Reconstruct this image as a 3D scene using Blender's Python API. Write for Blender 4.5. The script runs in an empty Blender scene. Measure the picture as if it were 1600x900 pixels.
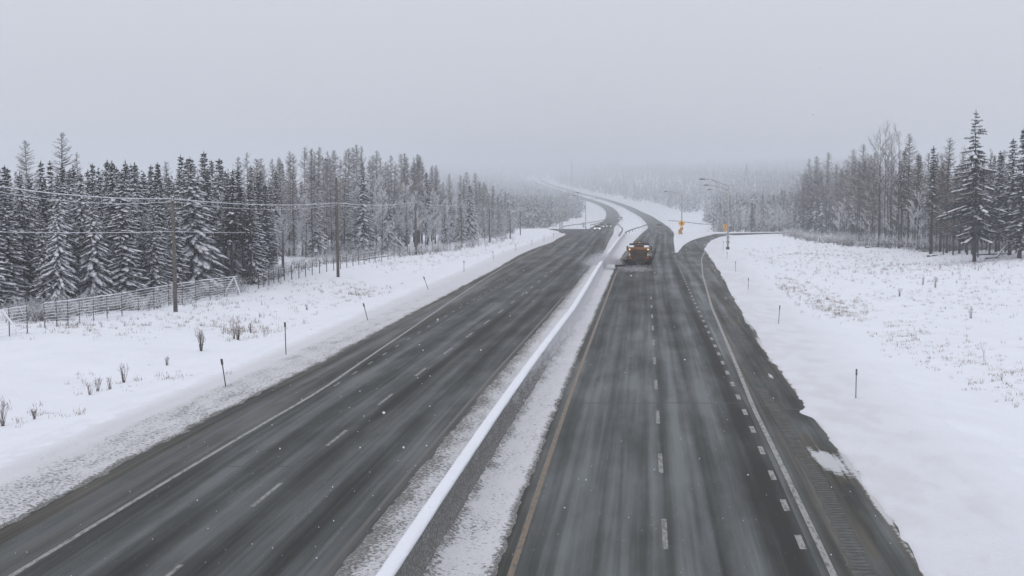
import bpy, bmesh, math, random
import numpy as np
from mathutils import Vector, Matrix

random.seed(7)
RNG = np.random.default_rng(11)
SC = bpy.context.scene
COL = SC.collection

# ------------------------------------------------------------------ camera
CAM_H = 9.6                       # eye height above the carriageway (overpass)
F_PX, YH = 2222.2, 258.0          # focal length and horizon row, 1600x900 frame
PITCH = math.atan((450 - YH) / F_PX)
cam_d = bpy.data.cameras.new('camera')
cam_d.lens = 50.0
cam_d.sensor_width = 36.0
cam_d.clip_start = 0.1
cam_d.clip_end = 30000.0
cam = bpy.data.objects.new('camera', cam_d)
COL.objects.link(cam)
cam.location = (0, 0, CAM_H)
cam.rotation_euler = (math.pi / 2 - PITCH, 0, 0)
SC.camera = cam

# ------------------------------------------------------------------ sky, sun
world = bpy.data.worlds.new('World')
SC.world = world
world.use_nodes = True
wn, wl = world.node_tree.nodes, world.node_tree.links
wn.clear()
SUN_EL, SUN_AZ = math.radians(38), math.radians(200)
sky = wn.new('ShaderNodeTexSky')
sky.sky_type = 'NISHITA'
sky.sun_disc = False
sky.sun_elevation = SUN_EL
sky.sun_rotation = SUN_AZ
sky.air_density = 1.0
sky.dust_density = 6.0
hsv = wn.new('ShaderNodeHueSaturation')
hsv.inputs['Saturation'].default_value = 0.25
hsv.inputs['Value'].default_value = 0.10
wl.new(sky.outputs[0], hsv.inputs['Color'])
# overcast cloud deck: horizon to zenith brightening of an evenly clouded sky
tc = wn.new('ShaderNodeTexCoord')
sep = wn.new('ShaderNodeSeparateXYZ')
wl.new(tc.outputs['Generated'], sep.inputs[0])
mr = wn.new('ShaderNodeMapRange')
mr.inputs['From Min'].default_value = 0.0
mr.inputs['From Max'].default_value = 1.0
wl.new(sep.outputs['Z'], mr.inputs['Value'])
deck = wn.new('ShaderNodeMixRGB')
deck.inputs['Color1'].default_value = (0.640, 0.668, 0.752, 1)
deck.inputs['Color2'].default_value = (0.95, 0.975, 1.06, 1)
wl.new(mr.outputs[0], deck.inputs['Fac'])
mixs = wn.new('ShaderNodeMixRGB')
mixs.inputs['Fac'].default_value = 0.93
wl.new(hsv.outputs[0], mixs.inputs['Color1'])
wl.new(deck.outputs[0], mixs.inputs['Color2'])
bg = wn.new('ShaderNodeBackground')
bg.inputs['Strength'].default_value = 1.0
wl.new(mixs.outputs[0], bg.inputs['Color'])
wo = wn.new('ShaderNodeOutputWorld')
wl.new(bg.outputs[0], wo.inputs['Surface'])

sun_d = bpy.data.lights.new('sun', 'SUN')
sun_d.energy = 0.5
sun_d.angle = math.radians(40)
sun_d.color = (1.0, 0.975, 0.94)
sun = bpy.data.objects.new('sun', sun_d)
COL.objects.link(sun)
sdir = Vector((math.sin(SUN_AZ) * math.cos(SUN_EL), math.cos(SUN_AZ) * math.cos(SUN_EL), math.sin(SUN_EL)))
sun.rotation_euler = sdir.to_track_quat('Z', 'Y').to_euler()
sun.location = (0, 0, 60)

SC.view_settings.view_transform = 'Standard'
SC.view_settings.look = 'None'
SC.view_settings.exposure = 0.0
SC.view_settings.gamma = 1.0
SC.view_settings.use_curve_mapping = False
SC.cycles.use_denoising = True
SC.cycles.max_bounces = 6
SC.cycles.diffuse_bounces = 3
SC.cycles.glossy_bounces = 2
SC.cycles.transparent_max_bounces = 8
SC.cycles.volume_bounces = 1

# ------------------------------------------------------------------ materials
def new_mat(name):
    m = bpy.data.materials.new(name)
    m.use_nodes = True
    return m, m.node_tree.nodes, m.node_tree.links, m.node_tree.nodes['Principled BSDF']

def ramp(nodes, stops):
    r = nodes.new('ShaderNodeValToRGB')
    e = r.color_ramp.elements
    while len(e) > 1:
        e.remove(e[-1])
    e[0].position, e[0].color = stops[0][0], (*stops[0][1], 1)
    for p, c in stops[1:]:
        q = e.new(p)
        q.color = (*c, 1)
    return r

def noise(nodes, links, vec, scale, detail=3, rough=0.55):
    n = nodes.new('ShaderNodeTexNoise')
    n.inputs['Scale'].default_value = scale
    n.inputs['Detail'].default_value = detail
    n.inputs['Roughness'].default_value = rough
    if vec is not None:
        links.new(vec, n.inputs['Vector'])
    return n

def bump(nodes, links, height, bsdf, strength, dist):
    b = nodes.new('ShaderNodeBump')
    b.inputs['Strength'].default_value = strength
    b.inputs['Distance'].default_value = dist
    links.new(height, b.inputs['Height'])
    links.new(b.outputs[0], bsdf.inputs['Normal'])
    return b

def mapping(nodes, links, src, scale, rot=0.0):
    m = nodes.new('ShaderNodeMapping')
    m.inputs['Scale'].default_value = scale
    m.inputs['Rotation'].default_value = (0, 0, rot)
    links.new(src, m.inputs['Vector'])
    return m.outputs[0]

def math_node(nodes, links, op, a, b=None, clamp=False):
    n = nodes.new('ShaderNodeMath')
    n.operation = op
    n.use_clamp = clamp
    for i, v in enumerate((a, b)):
        if v is None:
            continue
        if isinstance(v, (int, float)):
            n.inputs[i].default_value = v
        else:
            links.new(v, n.inputs[i])
    return n.outputs[0]

def mixc(nodes, links, fac, a, b):
    n = nodes.new('ShaderNodeMixRGB')
    for k, v in (('Fac', fac), ('Color1', a), ('Color2', b)):
        if isinstance(v, (int, float)):
            n.inputs[k].default_value = v
        elif isinstance(v, tuple):
            n.inputs[k].default_value = (*v, 1)
        else:
            links.new(v, n.inputs[k])
    return n.outputs[0]

def plain(name, col, rough=0.6, metal=0.0, var=0.15, scale=6.0, spec=0.5):
    """painted / raw surface with slight mottling"""
    m, n, l, b = new_mat(name)
    t = n.new('ShaderNodeTexCoord')
    nz = noise(n, l, t.outputs['Object'], scale, 4)
    lo = tuple(c * (1 - var) for c in col)
    hi = tuple(min(1, c * (1 + var)) for c in col)
    r = ramp(n, [(0.3, lo), (0.7, hi)])
    l.new(nz.outputs['Fac'], r.inputs[0])
    l.new(r.outputs[0], b.inputs['Base Color'])
    b.inputs['Roughness'].default_value = rough
    b.inputs['Metallic'].default_value = metal
    b.inputs['Specular IOR Level'].default_value = spec
    return m

def emissive(name, col, strength):
    m, n, l, b = new_mat(name)
    b.inputs['Base Color'].default_value = (*col, 1)
    b.inputs['Emission Color'].default_value = (*col, 1)
    b.inputs['Emission Strength'].default_value = strength
    return m

SNOW_C = (0.825, 0.84, 0.895)

def snow_material(name, dirty=False, fleck=True):
    m, n, l, b = new_mat(name)
    g = n.new('ShaderNodeNewGeometry')
    pos = g.outputs['Position']
    big = noise(n, l, pos, 0.35, 4)
    r0 = ramp(n, [(0.3, tuple(c * 0.955 for c in SNOW_C)), (0.65, SNOW_C)])
    l.new(big.outputs['Fac'], r0.inputs[0])
    col = r0.outputs[0]
    fine = noise(n, l, pos, 7.0, 5, 0.65)
    if fleck:                                  # bits of litter and grass tips that poke through
        patch = noise(n, l, pos, 0.22, 3)
        pr = ramp(n, [(0.42, (0, 0, 0)), (0.60, (1, 1, 1))])
        l.new(patch.outputs['Fac'], pr.inputs[0])
        sp = noise(n, l, mapping(n, l, pos, (4.0, 2.2, 4.0)), 1.7, 6, 0.72)
        sr = ramp(n, [(0.61, (0, 0, 0)), (0.68, (1, 1, 1))])
        l.new(sp.outputs['Fac'], sr.inputs[0])
        k = math_node(n, l, 'MULTIPLY', pr.outputs[0], sr.outputs[0])
        k = math_node(n, l, 'MULTIPLY', k, 0.7)
        col = mixc(n, l, k, col, (0.30, 0.275, 0.24))
    if dirty:                                  # sand, salt and slush thrown by the traffic
        at = n.new('ShaderNodeAttribute')
        at.attribute_name = 'dirt'
        d = at.outputs['Fac']
        uv = n.new('ShaderNodeUVMap')
        st = noise(n, l, mapping(n, l, uv.outputs[0], (1.0, 0.8, 1.0), 0.5), 8.5, 5, 0.7)
        bl = noise(n, l, mapping(n, l, uv.outputs[0], (1.0, 0.3, 1.0)), 1.3, 4, 0.6)
        w = math_node(n, l, 'MULTIPLY', bl.outputs['Fac'], 0.36)
        w = math_node(n, l, 'ADD', st.outputs['Fac'], w)
        w = math_node(n, l, 'ADD', w, d)
        rr = n.new('ShaderNodeMapRange')
        rr.inputs['From Min'].default_value = 0.98
        rr.inputs['From Max'].default_value = 1.10
        l.new(w, rr.inputs['Value'])
        grit = noise(n, l, pos, 13.0, 5, 0.8)
        gr = ramp(n, [(0.40, (0.055, 0.050, 0.043)), (0.53, (0.135, 0.125, 0.110)), (0.64, (0.42, 0.42, 0.41))])
        l.new(grit.outputs['Fac'], gr.inputs[0])
        veil = math_node(n, l, 'MULTIPLY', math_node(n, l, 'ADD', d, 0.42), 0.62, clamp=True)
        col = mixc(n, l, veil, col, (0.40, 0.385, 0.36))
        fac = math_node(n, l, 'MULTIPLY', rr.outputs[0], 0.88)
        col = mixc(n, l, fac, col, gr.outputs[0])
        hh = math_node(n, l, 'SUBTRACT', fine.outputs['Fac'], math_node(n, l, 'MULTIPLY', rr.outputs[0], 0.45))
        bump(n, l, hh, b, 0.9, 0.06)
    else:
        nz2 = noise(n, l, pos, 1.6, 5, 0.6)
        hh = math_node(n, l, 'ADD', math_node(n, l, 'MULTIPLY', nz2.outputs['Fac'], 2.0), fine.outputs['Fac'])
        bump(n, l, hh, b, 0.55, 0.05)
    l.new(col, b.inputs['Base Color'])
    b.inputs['Roughness'].default_value = 0.75
    b.inputs['Specular IOR Level'].default_value = 0.25
    return m

def asphalt_material(name, dark=1.0, brown=0.0, seed=0.0, tracks=True):
    """wet winter asphalt; UV in metres: u across, v along"""
    m, n, l, b = new_mat(name)
    uv = n.new('ShaderNodeUVMap')
    off = n.new('ShaderNodeVectorMath')
    off.operation = 'ADD'
    off.inputs[1].default_value = (seed, seed * 7, 0)
    l.new(uv.outputs[0], off.inputs[0])
    v = off.outputs[0]
    s1 = noise(n, l, mapping(n, l, v, (1.1, 0.012, 1)), 1.0, 3, 0.5)       # wheel paths, long streaks
    s2 = noise(n, l, mapping(n, l, v, (5.0, 0.05, 1)), 1.0, 4, 0.6)
    s3 = noise(n, l, mapping(n, l, v, (0.5, 0.09, 1)), 1.0, 5, 0.6)
    s4 = noise(n, l, v, 28.0, 3, 0.7)
    a = math_node(n, l, 'MULTIPLY', s1.outputs['Fac'], 0.55)
    a = math_node(n, l, 'ADD', a, math_node(n, l, 'MULTIPLY', s2.outputs['Fac'], 0.24))
    a = math_node(n, l, 'ADD', a, math_node(n, l, 'MULTIPLY', s3.outputs['Fac'], 0.45))
    a = math_node(n, l, 'ADD', a, math_node(n, l, 'MULTIPLY', s4.outputs['Fac'], 0.30))
    a = math_node(n, l, 'MULTIPLY', a, 1 / 1.54)
    bd = n.new('ShaderNodeAttribute')          # dark wheel paths, pale median slush; wet sheen between paths painted as paler colour
    bd.attribute_name = 'band'
    a = math_node(n, l, 'ADD', a, math_node(n, l, 'MULTIPLY', bd.outputs['Fac'], 0.044))
    k = dark
    r = ramp(n, [(0.40, (0.0200 * k, 0.0200 * k, 0.0175 * k)), (0.50, (0.0415 * k, 0.0455 * k, 0.0435 * k)),
                 (0.60, (0.087 * k, 0.097 * k, 0.097 * k))])
    l.new(a, r.inputs[0])
    col = r.outputs[0]
    # slush film and brown road dirt, by the 'dirt' attribute
    at = n.new('ShaderNodeAttribute')
    at.attribute_name = 'dirt'
    w = math_node(n, l, 'ADD', at.outputs['Fac'], math_node(n, l, 'MULTIPLY', s3.outputs['Fac'], 0.5))
    w = math_node(n, l, 'ADD', w, math_node(n, l, 'MULTIPLY', s2.outputs['Fac'], 0.55))
    rr = n.new('ShaderNodeMapRange')
    rr.inputs['From Min'].default_value = 0.68
    rr.inputs['From Max'].default_value = 1.15
    l.new(w, rr.inputs['Value'])
    dr = ramp(n, [(0.38, (0.038, 0.034, 0.026)), (0.62, (0.105, 0.094, 0.074))])
    l.new(s2.outputs['Fac'], dr.inputs[0])
    col = mixc(n, l, math_node(n, l, 'MULTIPLY', rr.outputs[0], 0.85), col, dr.outputs[0])
    # remnants of snow lying on the pavement where the attribute is high
    ws = math_node(n, l, 'ADD', at.outputs['Fac'], math_node(n, l, 'MULTIPLY', s2.outputs['Fac'], 1.2))
    ws = math_node(n, l, 'ADD', ws, math_node(n, l, 'MULTIPLY', noise(n, l, v, 5.0, 4, 0.7).outputs['Fac'], 1.2))
    rs = n.new('ShaderNodeMapRange')
    rs.inputs['From Min'].default_value = 2.10
    rs.inputs['From Max'].default_value = 2.38
    l.new(ws, rs.inputs['Value'])
    col = mixc(n, l, math_node(n, l, 'MULTIPLY', rs.outputs[0], 0.8), col, (0.62, 0.63, 0.65))
    l.new(col, b.inputs['Base Color'])
    ro = n.new('ShaderNodeMapRange')
    ro.inputs['From Min'].default_value = 0.42
    ro.inputs['From Max'].default_value = 0.58
    ro.inputs['To Min'].default_value = 0.78
    ro.inputs['To Max'].default_value = 0.50
    l.new(a, ro.inputs['Value'])
    l.new(ro.outputs[0], b.inputs['Roughness'])
    b.inputs['Specular IOR Level'].default_value = 0.17
    bump(n, l, s4.outputs['Fac'], b, 0.35, 0.012)
    return m

def paint_material(name, col, wear=0.5):
    m, n, l, b = new_mat(name)
    g = n.new('ShaderNodeNewGeometry')
    nz = noise(n, l, mapping(n, l, g.outputs['Position'], (6.0, 1.6, 6.0)), 1.5, 5, 0.7)
    r = ramp(n, [(wear - 0.12, (0.06, 0.06, 0.06)), (wear + 0.02, col)])
    l.new(nz.outputs['Fac'], r.inputs[0])
    l.new(r.outputs[0], b.inputs['Base Color'])
    b.inputs['Roughness'].default_value = 0.5
    return m

M = {}
M['snow'] = snow_material('snow')
M['snow_plain'] = snow_material('fresh_snow', fleck=False)
M['snow_dirty'] = snow_material('roadside_snow', dirty=True, fleck=False)
M['asphalt_l'] = asphalt_material('asphalt_left', 1.22, seed=3.0)
M['asphalt_r'] = asphalt_material('asphalt_right', 1.45, seed=11.0)
M['asphalt_s'] = asphalt_material('asphalt_shoulder', 1.75, seed=19.0)  # lighter base colour stands in for wet sheen on the shoulder
M['white_paint'] = paint_material('white_paint', (0.28, 0.28, 0.265), 0.49)
M['white_faint'] = paint_material('worn_white_paint', (0.24, 0.24, 0.23), 0.52)
M['yellow_paint'] = paint_material('yellow_paint', (0.17, 0.115, 0.06), 0.50)
M['yellow_faint'] = paint_material('worn_yellow_paint', (0.075, 0.064, 0.050), 0.56)
M['bark'] = plain('bark', (0.060, 0.054, 0.050), 0.9, var=0.35, scale=3)
M['bark_dark'] = plain('dark_bark', (0.036, 0.034, 0.033), 0.9, var=0.3, scale=3)
M['bark_pale'] = plain('pale_bark', (0.105, 0.098, 0.090), 0.9, var=0.3, scale=3)
M['needles'] = plain('needles', (0.022, 0.028, 0.024), 0.8, var=0.45, scale=1.3, spec=0.2)
M['needles_frost'] = plain('needles_frosted', (0.30, 0.31, 0.325), 0.8, var=0.35, scale=1.3, spec=0.2)  # needles whitened by frost
M['twig'] = plain('larch_twig', (0.150, 0.115, 0.092), 0.9, var=0.25, scale=1.0, spec=0.1)
M['twig_grey'] = plain('grey_twig', (0.130, 0.124, 0.118), 0.9, var=0.25, scale=1.0, spec=0.1)
M['tree_snow'] = plain('snow_on_branches', (0.74, 0.75, 0.78), 0.8, var=0.05, scale=2.0, spec=0.2)
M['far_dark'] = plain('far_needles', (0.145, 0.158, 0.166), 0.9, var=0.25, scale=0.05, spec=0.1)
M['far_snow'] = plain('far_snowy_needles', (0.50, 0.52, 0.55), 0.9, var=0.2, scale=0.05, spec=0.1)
M['straw'] = plain('dry_grass', (0.215, 0.170, 0.122), 0.9, var=0.3, scale=0.6, spec=0.1)
M['stalk'] = plain('dead_stalk', (0.130, 0.098, 0.078), 0.9, var=0.3, scale=0.8, spec=0.1)
M['pole_wood'] = plain('weathered_pole', (0.105, 0.092, 0.078), 0.85, var=0.25, scale=2.0)
M['wire'] = plain('cable', (0.10, 0.10, 0.105), 0.6)
M['steel'] = plain('galvanised_steel', (0.40, 0.39, 0.38), 0.55, 0.3, var=0.12)
M['steel_dark'] = plain('dark_steel', (0.060, 0.060, 0.062), 0.6, 0.2, var=0.3)
M['stake'] = plain('stake', (0.060, 0.054, 0.050), 0.7, var=0.2)
M['stake_grey'] = plain('grey_stake', (0.125, 0.125, 0.128), 0.7, var=0.2)
M['orange'] = plain('dirty_orange_paint', (0.29, 0.125, 0.032), 0.65, var=0.4, scale=1.8)
M['rust'] = plain('grimy_hopper', (0.062, 0.042, 0.029), 0.75, var=0.55, scale=1.6)
M['grime'] = plain('road_grime', (0.040, 0.037, 0.034), 0.8, var=0.4, scale=2.0)
M['rubber'] = plain('rubber', (0.022, 0.022, 0.022), 0.85)
M['sign_amber'] = plain('amber_sign', (0.80, 0.40, 0.04), 0.45, var=0.08)
M['sign_black'] = plain('sign_black', (0.02, 0.02, 0.02), 0.6)
M['glass'] = plain('dark_glass', (0.03, 0.035, 0.04), 0.1, var=0.1)
M['lamp_lit'] = emissive('lit_lamp', (1.0, 0.82, 0.58), 0.75)
M['head_lit'] = emissive('lit_headlamp', (1.0, 0.96, 0.90), 1.4)
M['tail_lit'] = emissive('lit_tail_lamp', (0.5, 0.05, 0.03), 0.15)
M['car_white'] = plain('white_car_paint', (0.62, 0.62, 0.63), 0.35, var=0.06)
M['car_grey'] = plain('grey_car_paint', (0.20, 0.205, 0.21), 0.35, var=0.1)
M['car_dark'] = plain('dark_car_paint', (0.075, 0.078, 0.082), 0.35, var=0.1)

# ------------------------------------------------------------------ helpers
def tag(o, label=None, cat=None, group=None, kind=None):
    if label: o['label'] = label
    if cat: o['category'] = cat
    if group: o['group'] = group
    if kind: o['kind'] = kind
    return o

def link(name, me, parent=None, loc=None):
    o = bpy.data.objects.new(name, me)
    COL.objects.link(o)
    if parent is not None:
        o.parent = parent
    if loc is not None:
        o.location = loc
    return o

def empty(name, loc, rz=0.0):
    o = bpy.data.objects.new(name, None)
    o.empty_display_size = 0.3
    COL.objects.link(o)
    o.location = loc
    o.rotation_euler = (0, 0, rz)
    return o

class MB:
    """collects shapes of one mesh"""
    def __init__(s):
        s.v, s.f, s.m = [], [], []
    def add(s, verts, faces, mi=0):
        b = len(s.v)
        s.v.extend([tuple(p) for p in verts])
        s.f.extend([tuple(i + b for i in f) for f in faces])
        s.m.extend([mi] * len(faces))
    def box(s, c, size, rot=None, mi=0, taper=1.0):
        hx, hy, hz = size[0] / 2, size[1] / 2, size[2] / 2
        vs = []
        for z in (-1, 1):
            t = taper if z > 0 else 1.0
            for x, y in ((-1, -1), (1, -1), (1, 1), (-1, 1)):
                vs.append(Vector((x * hx * t, y * hy * t, z * hz)))
        if rot is not None:
            vs = [rot @ p for p in vs]
        vs = [p + Vector(c) for p in vs]
        s.add(vs, [(3, 2, 1, 0), (4, 5, 6, 7), (0, 1, 5, 4), (1, 2, 6, 5), (2, 3, 7, 6), (3, 0, 4, 7)], mi)
    def tube(s, pts, radii, n=6, mi=0, caps=True):
        pts = [Vector(p) for p in pts]
        rings, vs = [], []
        for i, p in enumerate(pts):
            d = (pts[min(i + 1, len(pts) - 1)] - pts[max(i - 1, 0)])
            if d.length < 1e-9:
                d = Vector((0, 0, 1))
            d.normalize()
            a = d.cross(Vector((0.31, 0.17, 0.93)))
            if a.length < 0.2:
                a = d.cross(Vector((1, 0, 0)))
            a.normalize()
            b = d.cross(a)
            r = radii[i] if isinstance(radii, (list, tuple)) else radii
            for k in range(n):
                t = 2 * math.pi * k / n
                vs.append(p + a * math.cos(t) * r + b * math.sin(t) * r)
        fs = []
        for i in range(len(pts) - 1):
            for k in range(n):
                k2 = (k + 1) % n
                fs.append((i * n + k, i * n + k2, (i + 1) * n + k2, (i + 1) * n + k))
        if caps:
            fs.append(tuple(range(n - 1, -1, -1)))
            fs.append(tuple((len(pts) - 1) * n + k for k in range(n)))
        s.add(vs, fs, mi)
    def prism(s, poly, a0, a1, axis='y', mi=0):
        """2-D polygon extruded along an axis"""
        n = len(poly)
        vs = []
        for a in (a0, a1):
            for p, q in poly:
                vs.append({'y': (p, a, q), 'x': (a, p, q), 'z': (p, q, a)}[axis])
        fs = [tuple(range(n)), tuple(range(2 * n - 1, n - 1, -1))]
        for k in range(n):
            k2 = (k + 1) % n
            fs.append((k, n + k, n + k2, k2))
        s.add(vs, fs, mi)
    def mesh(s, name, mats, smooth=False):
        me = bpy.data.meshes.new(name)
        me.from_pydata(s.v, [], s.f)
        for m in (mats if isinstance(mats, (list, tuple)) else [mats]):
            me.materials.append(m)
        if any(s.m):
            me.polygons.foreach_set('material_index', s.m)
        if smooth:
            me.polygons.foreach_set('use_smooth', [True] * len(s.f))
        me.validate()
        me.update()
        return me
    def build(s, name, mats, parent=None, loc=None, smooth=False, fixn=True):
        me = s.mesh(name, mats, smooth)
        if fixn:
            bm = bmesh.new()
            bm.from_mesh(me)
            bmesh.ops.recalc_face_normals(bm, faces=bm.faces)
            bm.to_mesh(me)
            bm.free()
        return link(name, me, parent, loc)

def np_mesh(name, verts, faces, mats, uv=None, attr=None, smooth=True, mi=None, band=None):
    me = bpy.data.meshes.new(name)
    verts = np.asarray(verts, dtype=np.float32)
    faces = np.asarray(faces, dtype=np.int32)
    k = faces.shape[1]
    me.vertices.add(len(verts))
    me.vertices.foreach_set('co', verts.ravel())
    me.loops.add(faces.size)
    me.loops.foreach_set('vertex_index', faces.ravel())
    me.polygons.add(len(faces))
    me.polygons.foreach_set('loop_start', np.arange(0, faces.size, k, dtype=np.int32))
    me.polygons.foreach_set('loop_total', np.full(len(faces), k, dtype=np.int32))
    for m in (mats if isinstance(mats, (list, tuple)) else [mats]):
        me.materials.append(m)
    if mi is not None:
        me.polygons.foreach_set('material_index', np.asarray(mi, dtype=np.int32))
    if smooth:
        me.polygons.foreach_set('use_smooth', np.ones(len(faces), dtype=bool))
    me.update(calc_edges=True)
    if uv is not None:
        u = me.uv_layers.new(name='UVMap')
        u.data.foreach_set('uv', np.asarray(uv, dtype=np.float32)[faces.ravel()].ravel())
    if attr is not None:
        a = me.attributes.new('dirt', 'FLOAT', 'POINT')
        a.data.foreach_set('value', np.asarray(attr, dtype=np.float32))
    if band is not None:
        a = me.attributes.new('band', 'FLOAT', 'POINT')
        a.data.foreach_set('value', np.asarray(band, dtype=np.float32))
    return me

def grid_faces(nr, nc):
    i = np.arange(nr - 1)[:, None] * nc + np.arange(nc - 1)[None, :]
    return np.stack([i, i + 1, i + nc + 1, i + nc], -1).reshape(-1, 4)

def _hash(ix, iy, s):
    h = (ix * 374761393 + iy * 668265263 + s * 1442695041) & 0xffffffff
    h = ((h ^ (h >> 13)) * 1274126177) & 0xffffffff
    return ((h ^ (h >> 16)) & 0xffff) / 65535.0

def vnoise(x, y, s=0):
    x = np.asarray(x, float); y = np.asarray(y, float)
    ix, iy = np.floor(x).astype(np.int64), np.floor(y).astype(np.int64)
    fx, fy = x - ix, y - iy
    fx, fy = fx * fx * (3 - 2 * fx), fy * fy * (3 - 2 * fy)
    a = _hash(ix, iy, s) * (1 - fx) + _hash(ix + 1, iy, s) * fx
    b = _hash(ix, iy + 1, s) * (1 - fx) + _hash(ix + 1, iy + 1, s) * fx
    return a * (1 - fy) + b * fy

def fbm(x, y, s=0, o=4):
    t, a, w = 0.0, 0.5, 0.0
    for k in range(o):
        t = t + a * vnoise(np.asarray(x) * 2 ** k, np.asarray(y) * 2 ** k, s + k)
        w += a
        a *= 0.5
    return t / w

def sstep(a, b, x):
    t = np.clip((np.asarray(x, float) - a) / (b - a), 0, 1)
    return t * t * (3 - 2 * t)

# ------------------------------------------------------------------ long profile of the valley
_PY = np.array([-400, 0, 50, 80, 110, 154, 264, 300, 400, 571, 700, 900, 1200, 1600, 2200, 3000, 3800, 6000, 9500, 14000], float)
_PZ = np.array([0, 0, 0, -.55, -1.25, -2.1, -4.9, -6.0, -9.5, -15.8, -19.8, -25, -30, -32.3, -33, -29, -22, -4, 12, 16], float)
_TY = np.concatenate([np.arange(-400, 700, 2.0), np.geomspace(700, 14000, 400)])
_TZ = np.interp(_TY, _PY, _PZ)
for _ in range(60):
    _TZ[1:-1] = 0.25 * _TZ[:-2] + 0.5 * _TZ[1:-1] + 0.25 * _TZ[2:]
def Zr(Y):
    return np.interp(Y, _TY, _TZ)

CP, SP = math.cos(PITCH), math.sin(PITCH)
def ray(px, py):
    u, v = (px - 800) / F_PX, (450 - py) / F_PX
    return np.array([u, CP + v * SP, -SP + v * CP])
def on_profile(px, py, h=0.0):
    """point of the valley profile (+h) that the sight line of a photo position meets"""
    d = ray(px, py)
    ys = np.concatenate([np.arange(10, 700, 0.5), np.geomspace(700, 9000, 3000)])
    zz = CAM_H + ys * d[2] / d[1]
    k = np.argmax(zz <= Zr(ys) + h)
    y = ys[k]
    return d[0] / d[1] * y, y

YS = np.concatenate([np.arange(8, 90, 0.4), np.arange(90, 120, 0.75), np.arange(120, 420, 2.5), np.geomspace(420, 3600, 220)])
def line(px_pts=(), world_pts=(), h=0.0, smooth=10):
    """x(Y) of a line along the road from sight lines plus surveyed points"""
    pts = [on_profile(*p, h) for p in px_pts] + list(world_pts)
    pts.sort(key=lambda p: p[1])
    X = np.array([p[0] for p in pts]); Y = np.array([p[1] for p in pts])
    x = np.interp(YS, Y, X)
    lo = YS < Y[0]
    x[lo] = X[0] + (YS[lo] - Y[0]) * (X[1] - X[0]) / (Y[1] - Y[0])
    hi = YS > Y[-1]
    x[hi] = X[-1] + (YS[hi] - Y[-1]) * (X[-1] - X[-2]) / (Y[-1] - Y[-2])
    # smooth against Y with a window that grows with distance
    out = x.copy()
    for i, y in enumerate(YS):
        wdt = smooth * (0.6 + y / 60.0)
        m = np.abs(YS - y) < wdt
        if m.sum() > 2 and YS[0] < y - wdt * 0.2:
            c = np.polyfit(YS[m] - y, x[m], 1 if m.sum() < 6 else 2)
            out[i] = c[-1]
    return out
def at(xs, Y):
    return np.interp(Y, YS, xs)

# axes (centre lane line) of the two carriageways
CL = line([(270, 895), (541, 676), (668, 575), (745, 515), (835, 446), (905, 392)],
          [(24.0, 400), (38.5, 600), (50, 735), (64, 900), (78.5, 1100), (90, 1300), (95, 1500), (94.5, 1700), (87, 2000), (72, 2400), (55, 2900), (46, 3500)])
CR = line([(1042, 900), (1027, 640), (1018, 480), (1015.5, 430), (1016, 400)],
          [(26.5, 264), (41.0, 400), (62, 600), (79, 790), (95, 1000), (108, 1250), (115, 1500), (115, 1750), (107, 2050), (92, 2450), (75, 2900), (66, 3500)])
# outer pavement edge of the left carriageway, with the entrance lane
LE = line([(0, 828), (233, 704), (500, 569), (640, 492), (720, 449), (772, 422), (810, 399), (840, 386), (860, 380), (885, 366)],
          [(14.6, 420), (16.0, 480), (14, 560)], smooth=6)
LM = CL - 5.4                                           # edge of the through lanes past the gore
LLE = np.where(YS < 330, LE, np.minimum(LM, LE + (YS - 330) * 0.16 + 0.0))
LLE = np.where(YS < 330, LE, LM * sstep(330, 420, YS) + LE * (1 - sstep(330, 420, YS)))
LRE = CL + 3.95 + 0.6 * sstep(150, 400, YS)
RLE = CR - 4.1 - 0.5 * sstep(200, 500, YS)
RRE = CR + 3.62 + 1.0 * sstep(260, 420, YS)
# exit lane, then ramp
ER = line([(1437, 900), (1345, 745), (1262, 640), (1200, 560), (1165, 500), (1133, 442), (1117, 413), (1100, 390), (1108, 378), (1122, 371)],
          [(58.0, 375), (73.0, 402), (98, 425), (128, 448)], smooth=3)
PL = line([(1059, 394), (1068, 383), (1080, 376), (1103, 369)],
          [(56.0, 390), (73, 414), (98, 436), (128, 458)], smooth=3)
PL = np.where(YS < 205, RRE, PL)
RAMP_END = 446.0

# barrier along the median (measured along its snow cap)
BX = line([(605, 900), (895.5, 480), (936, 414), (964, 376)], h=1.05, smooth=4)
B_END = 330.0

def pave_dist(X, Y):
    """signed distance to the nearest pavement edge (negative inside)"""
    a = np.maximum(np.where(Y < 560, np.minimum(at(LE, Y), at(LLE, Y)), at(LLE, Y)) - X, X - at(LRE, Y))
    b = np.maximum(at(RLE, Y) - X, X - at(RRE, Y))
    c = np.maximum(at(PL, Y) - X, X - at(ER, Y))
    c = np.where(Y > RAMP_END, 99.0, c)
    return np.minimum(np.minimum(a, b), c)

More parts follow.
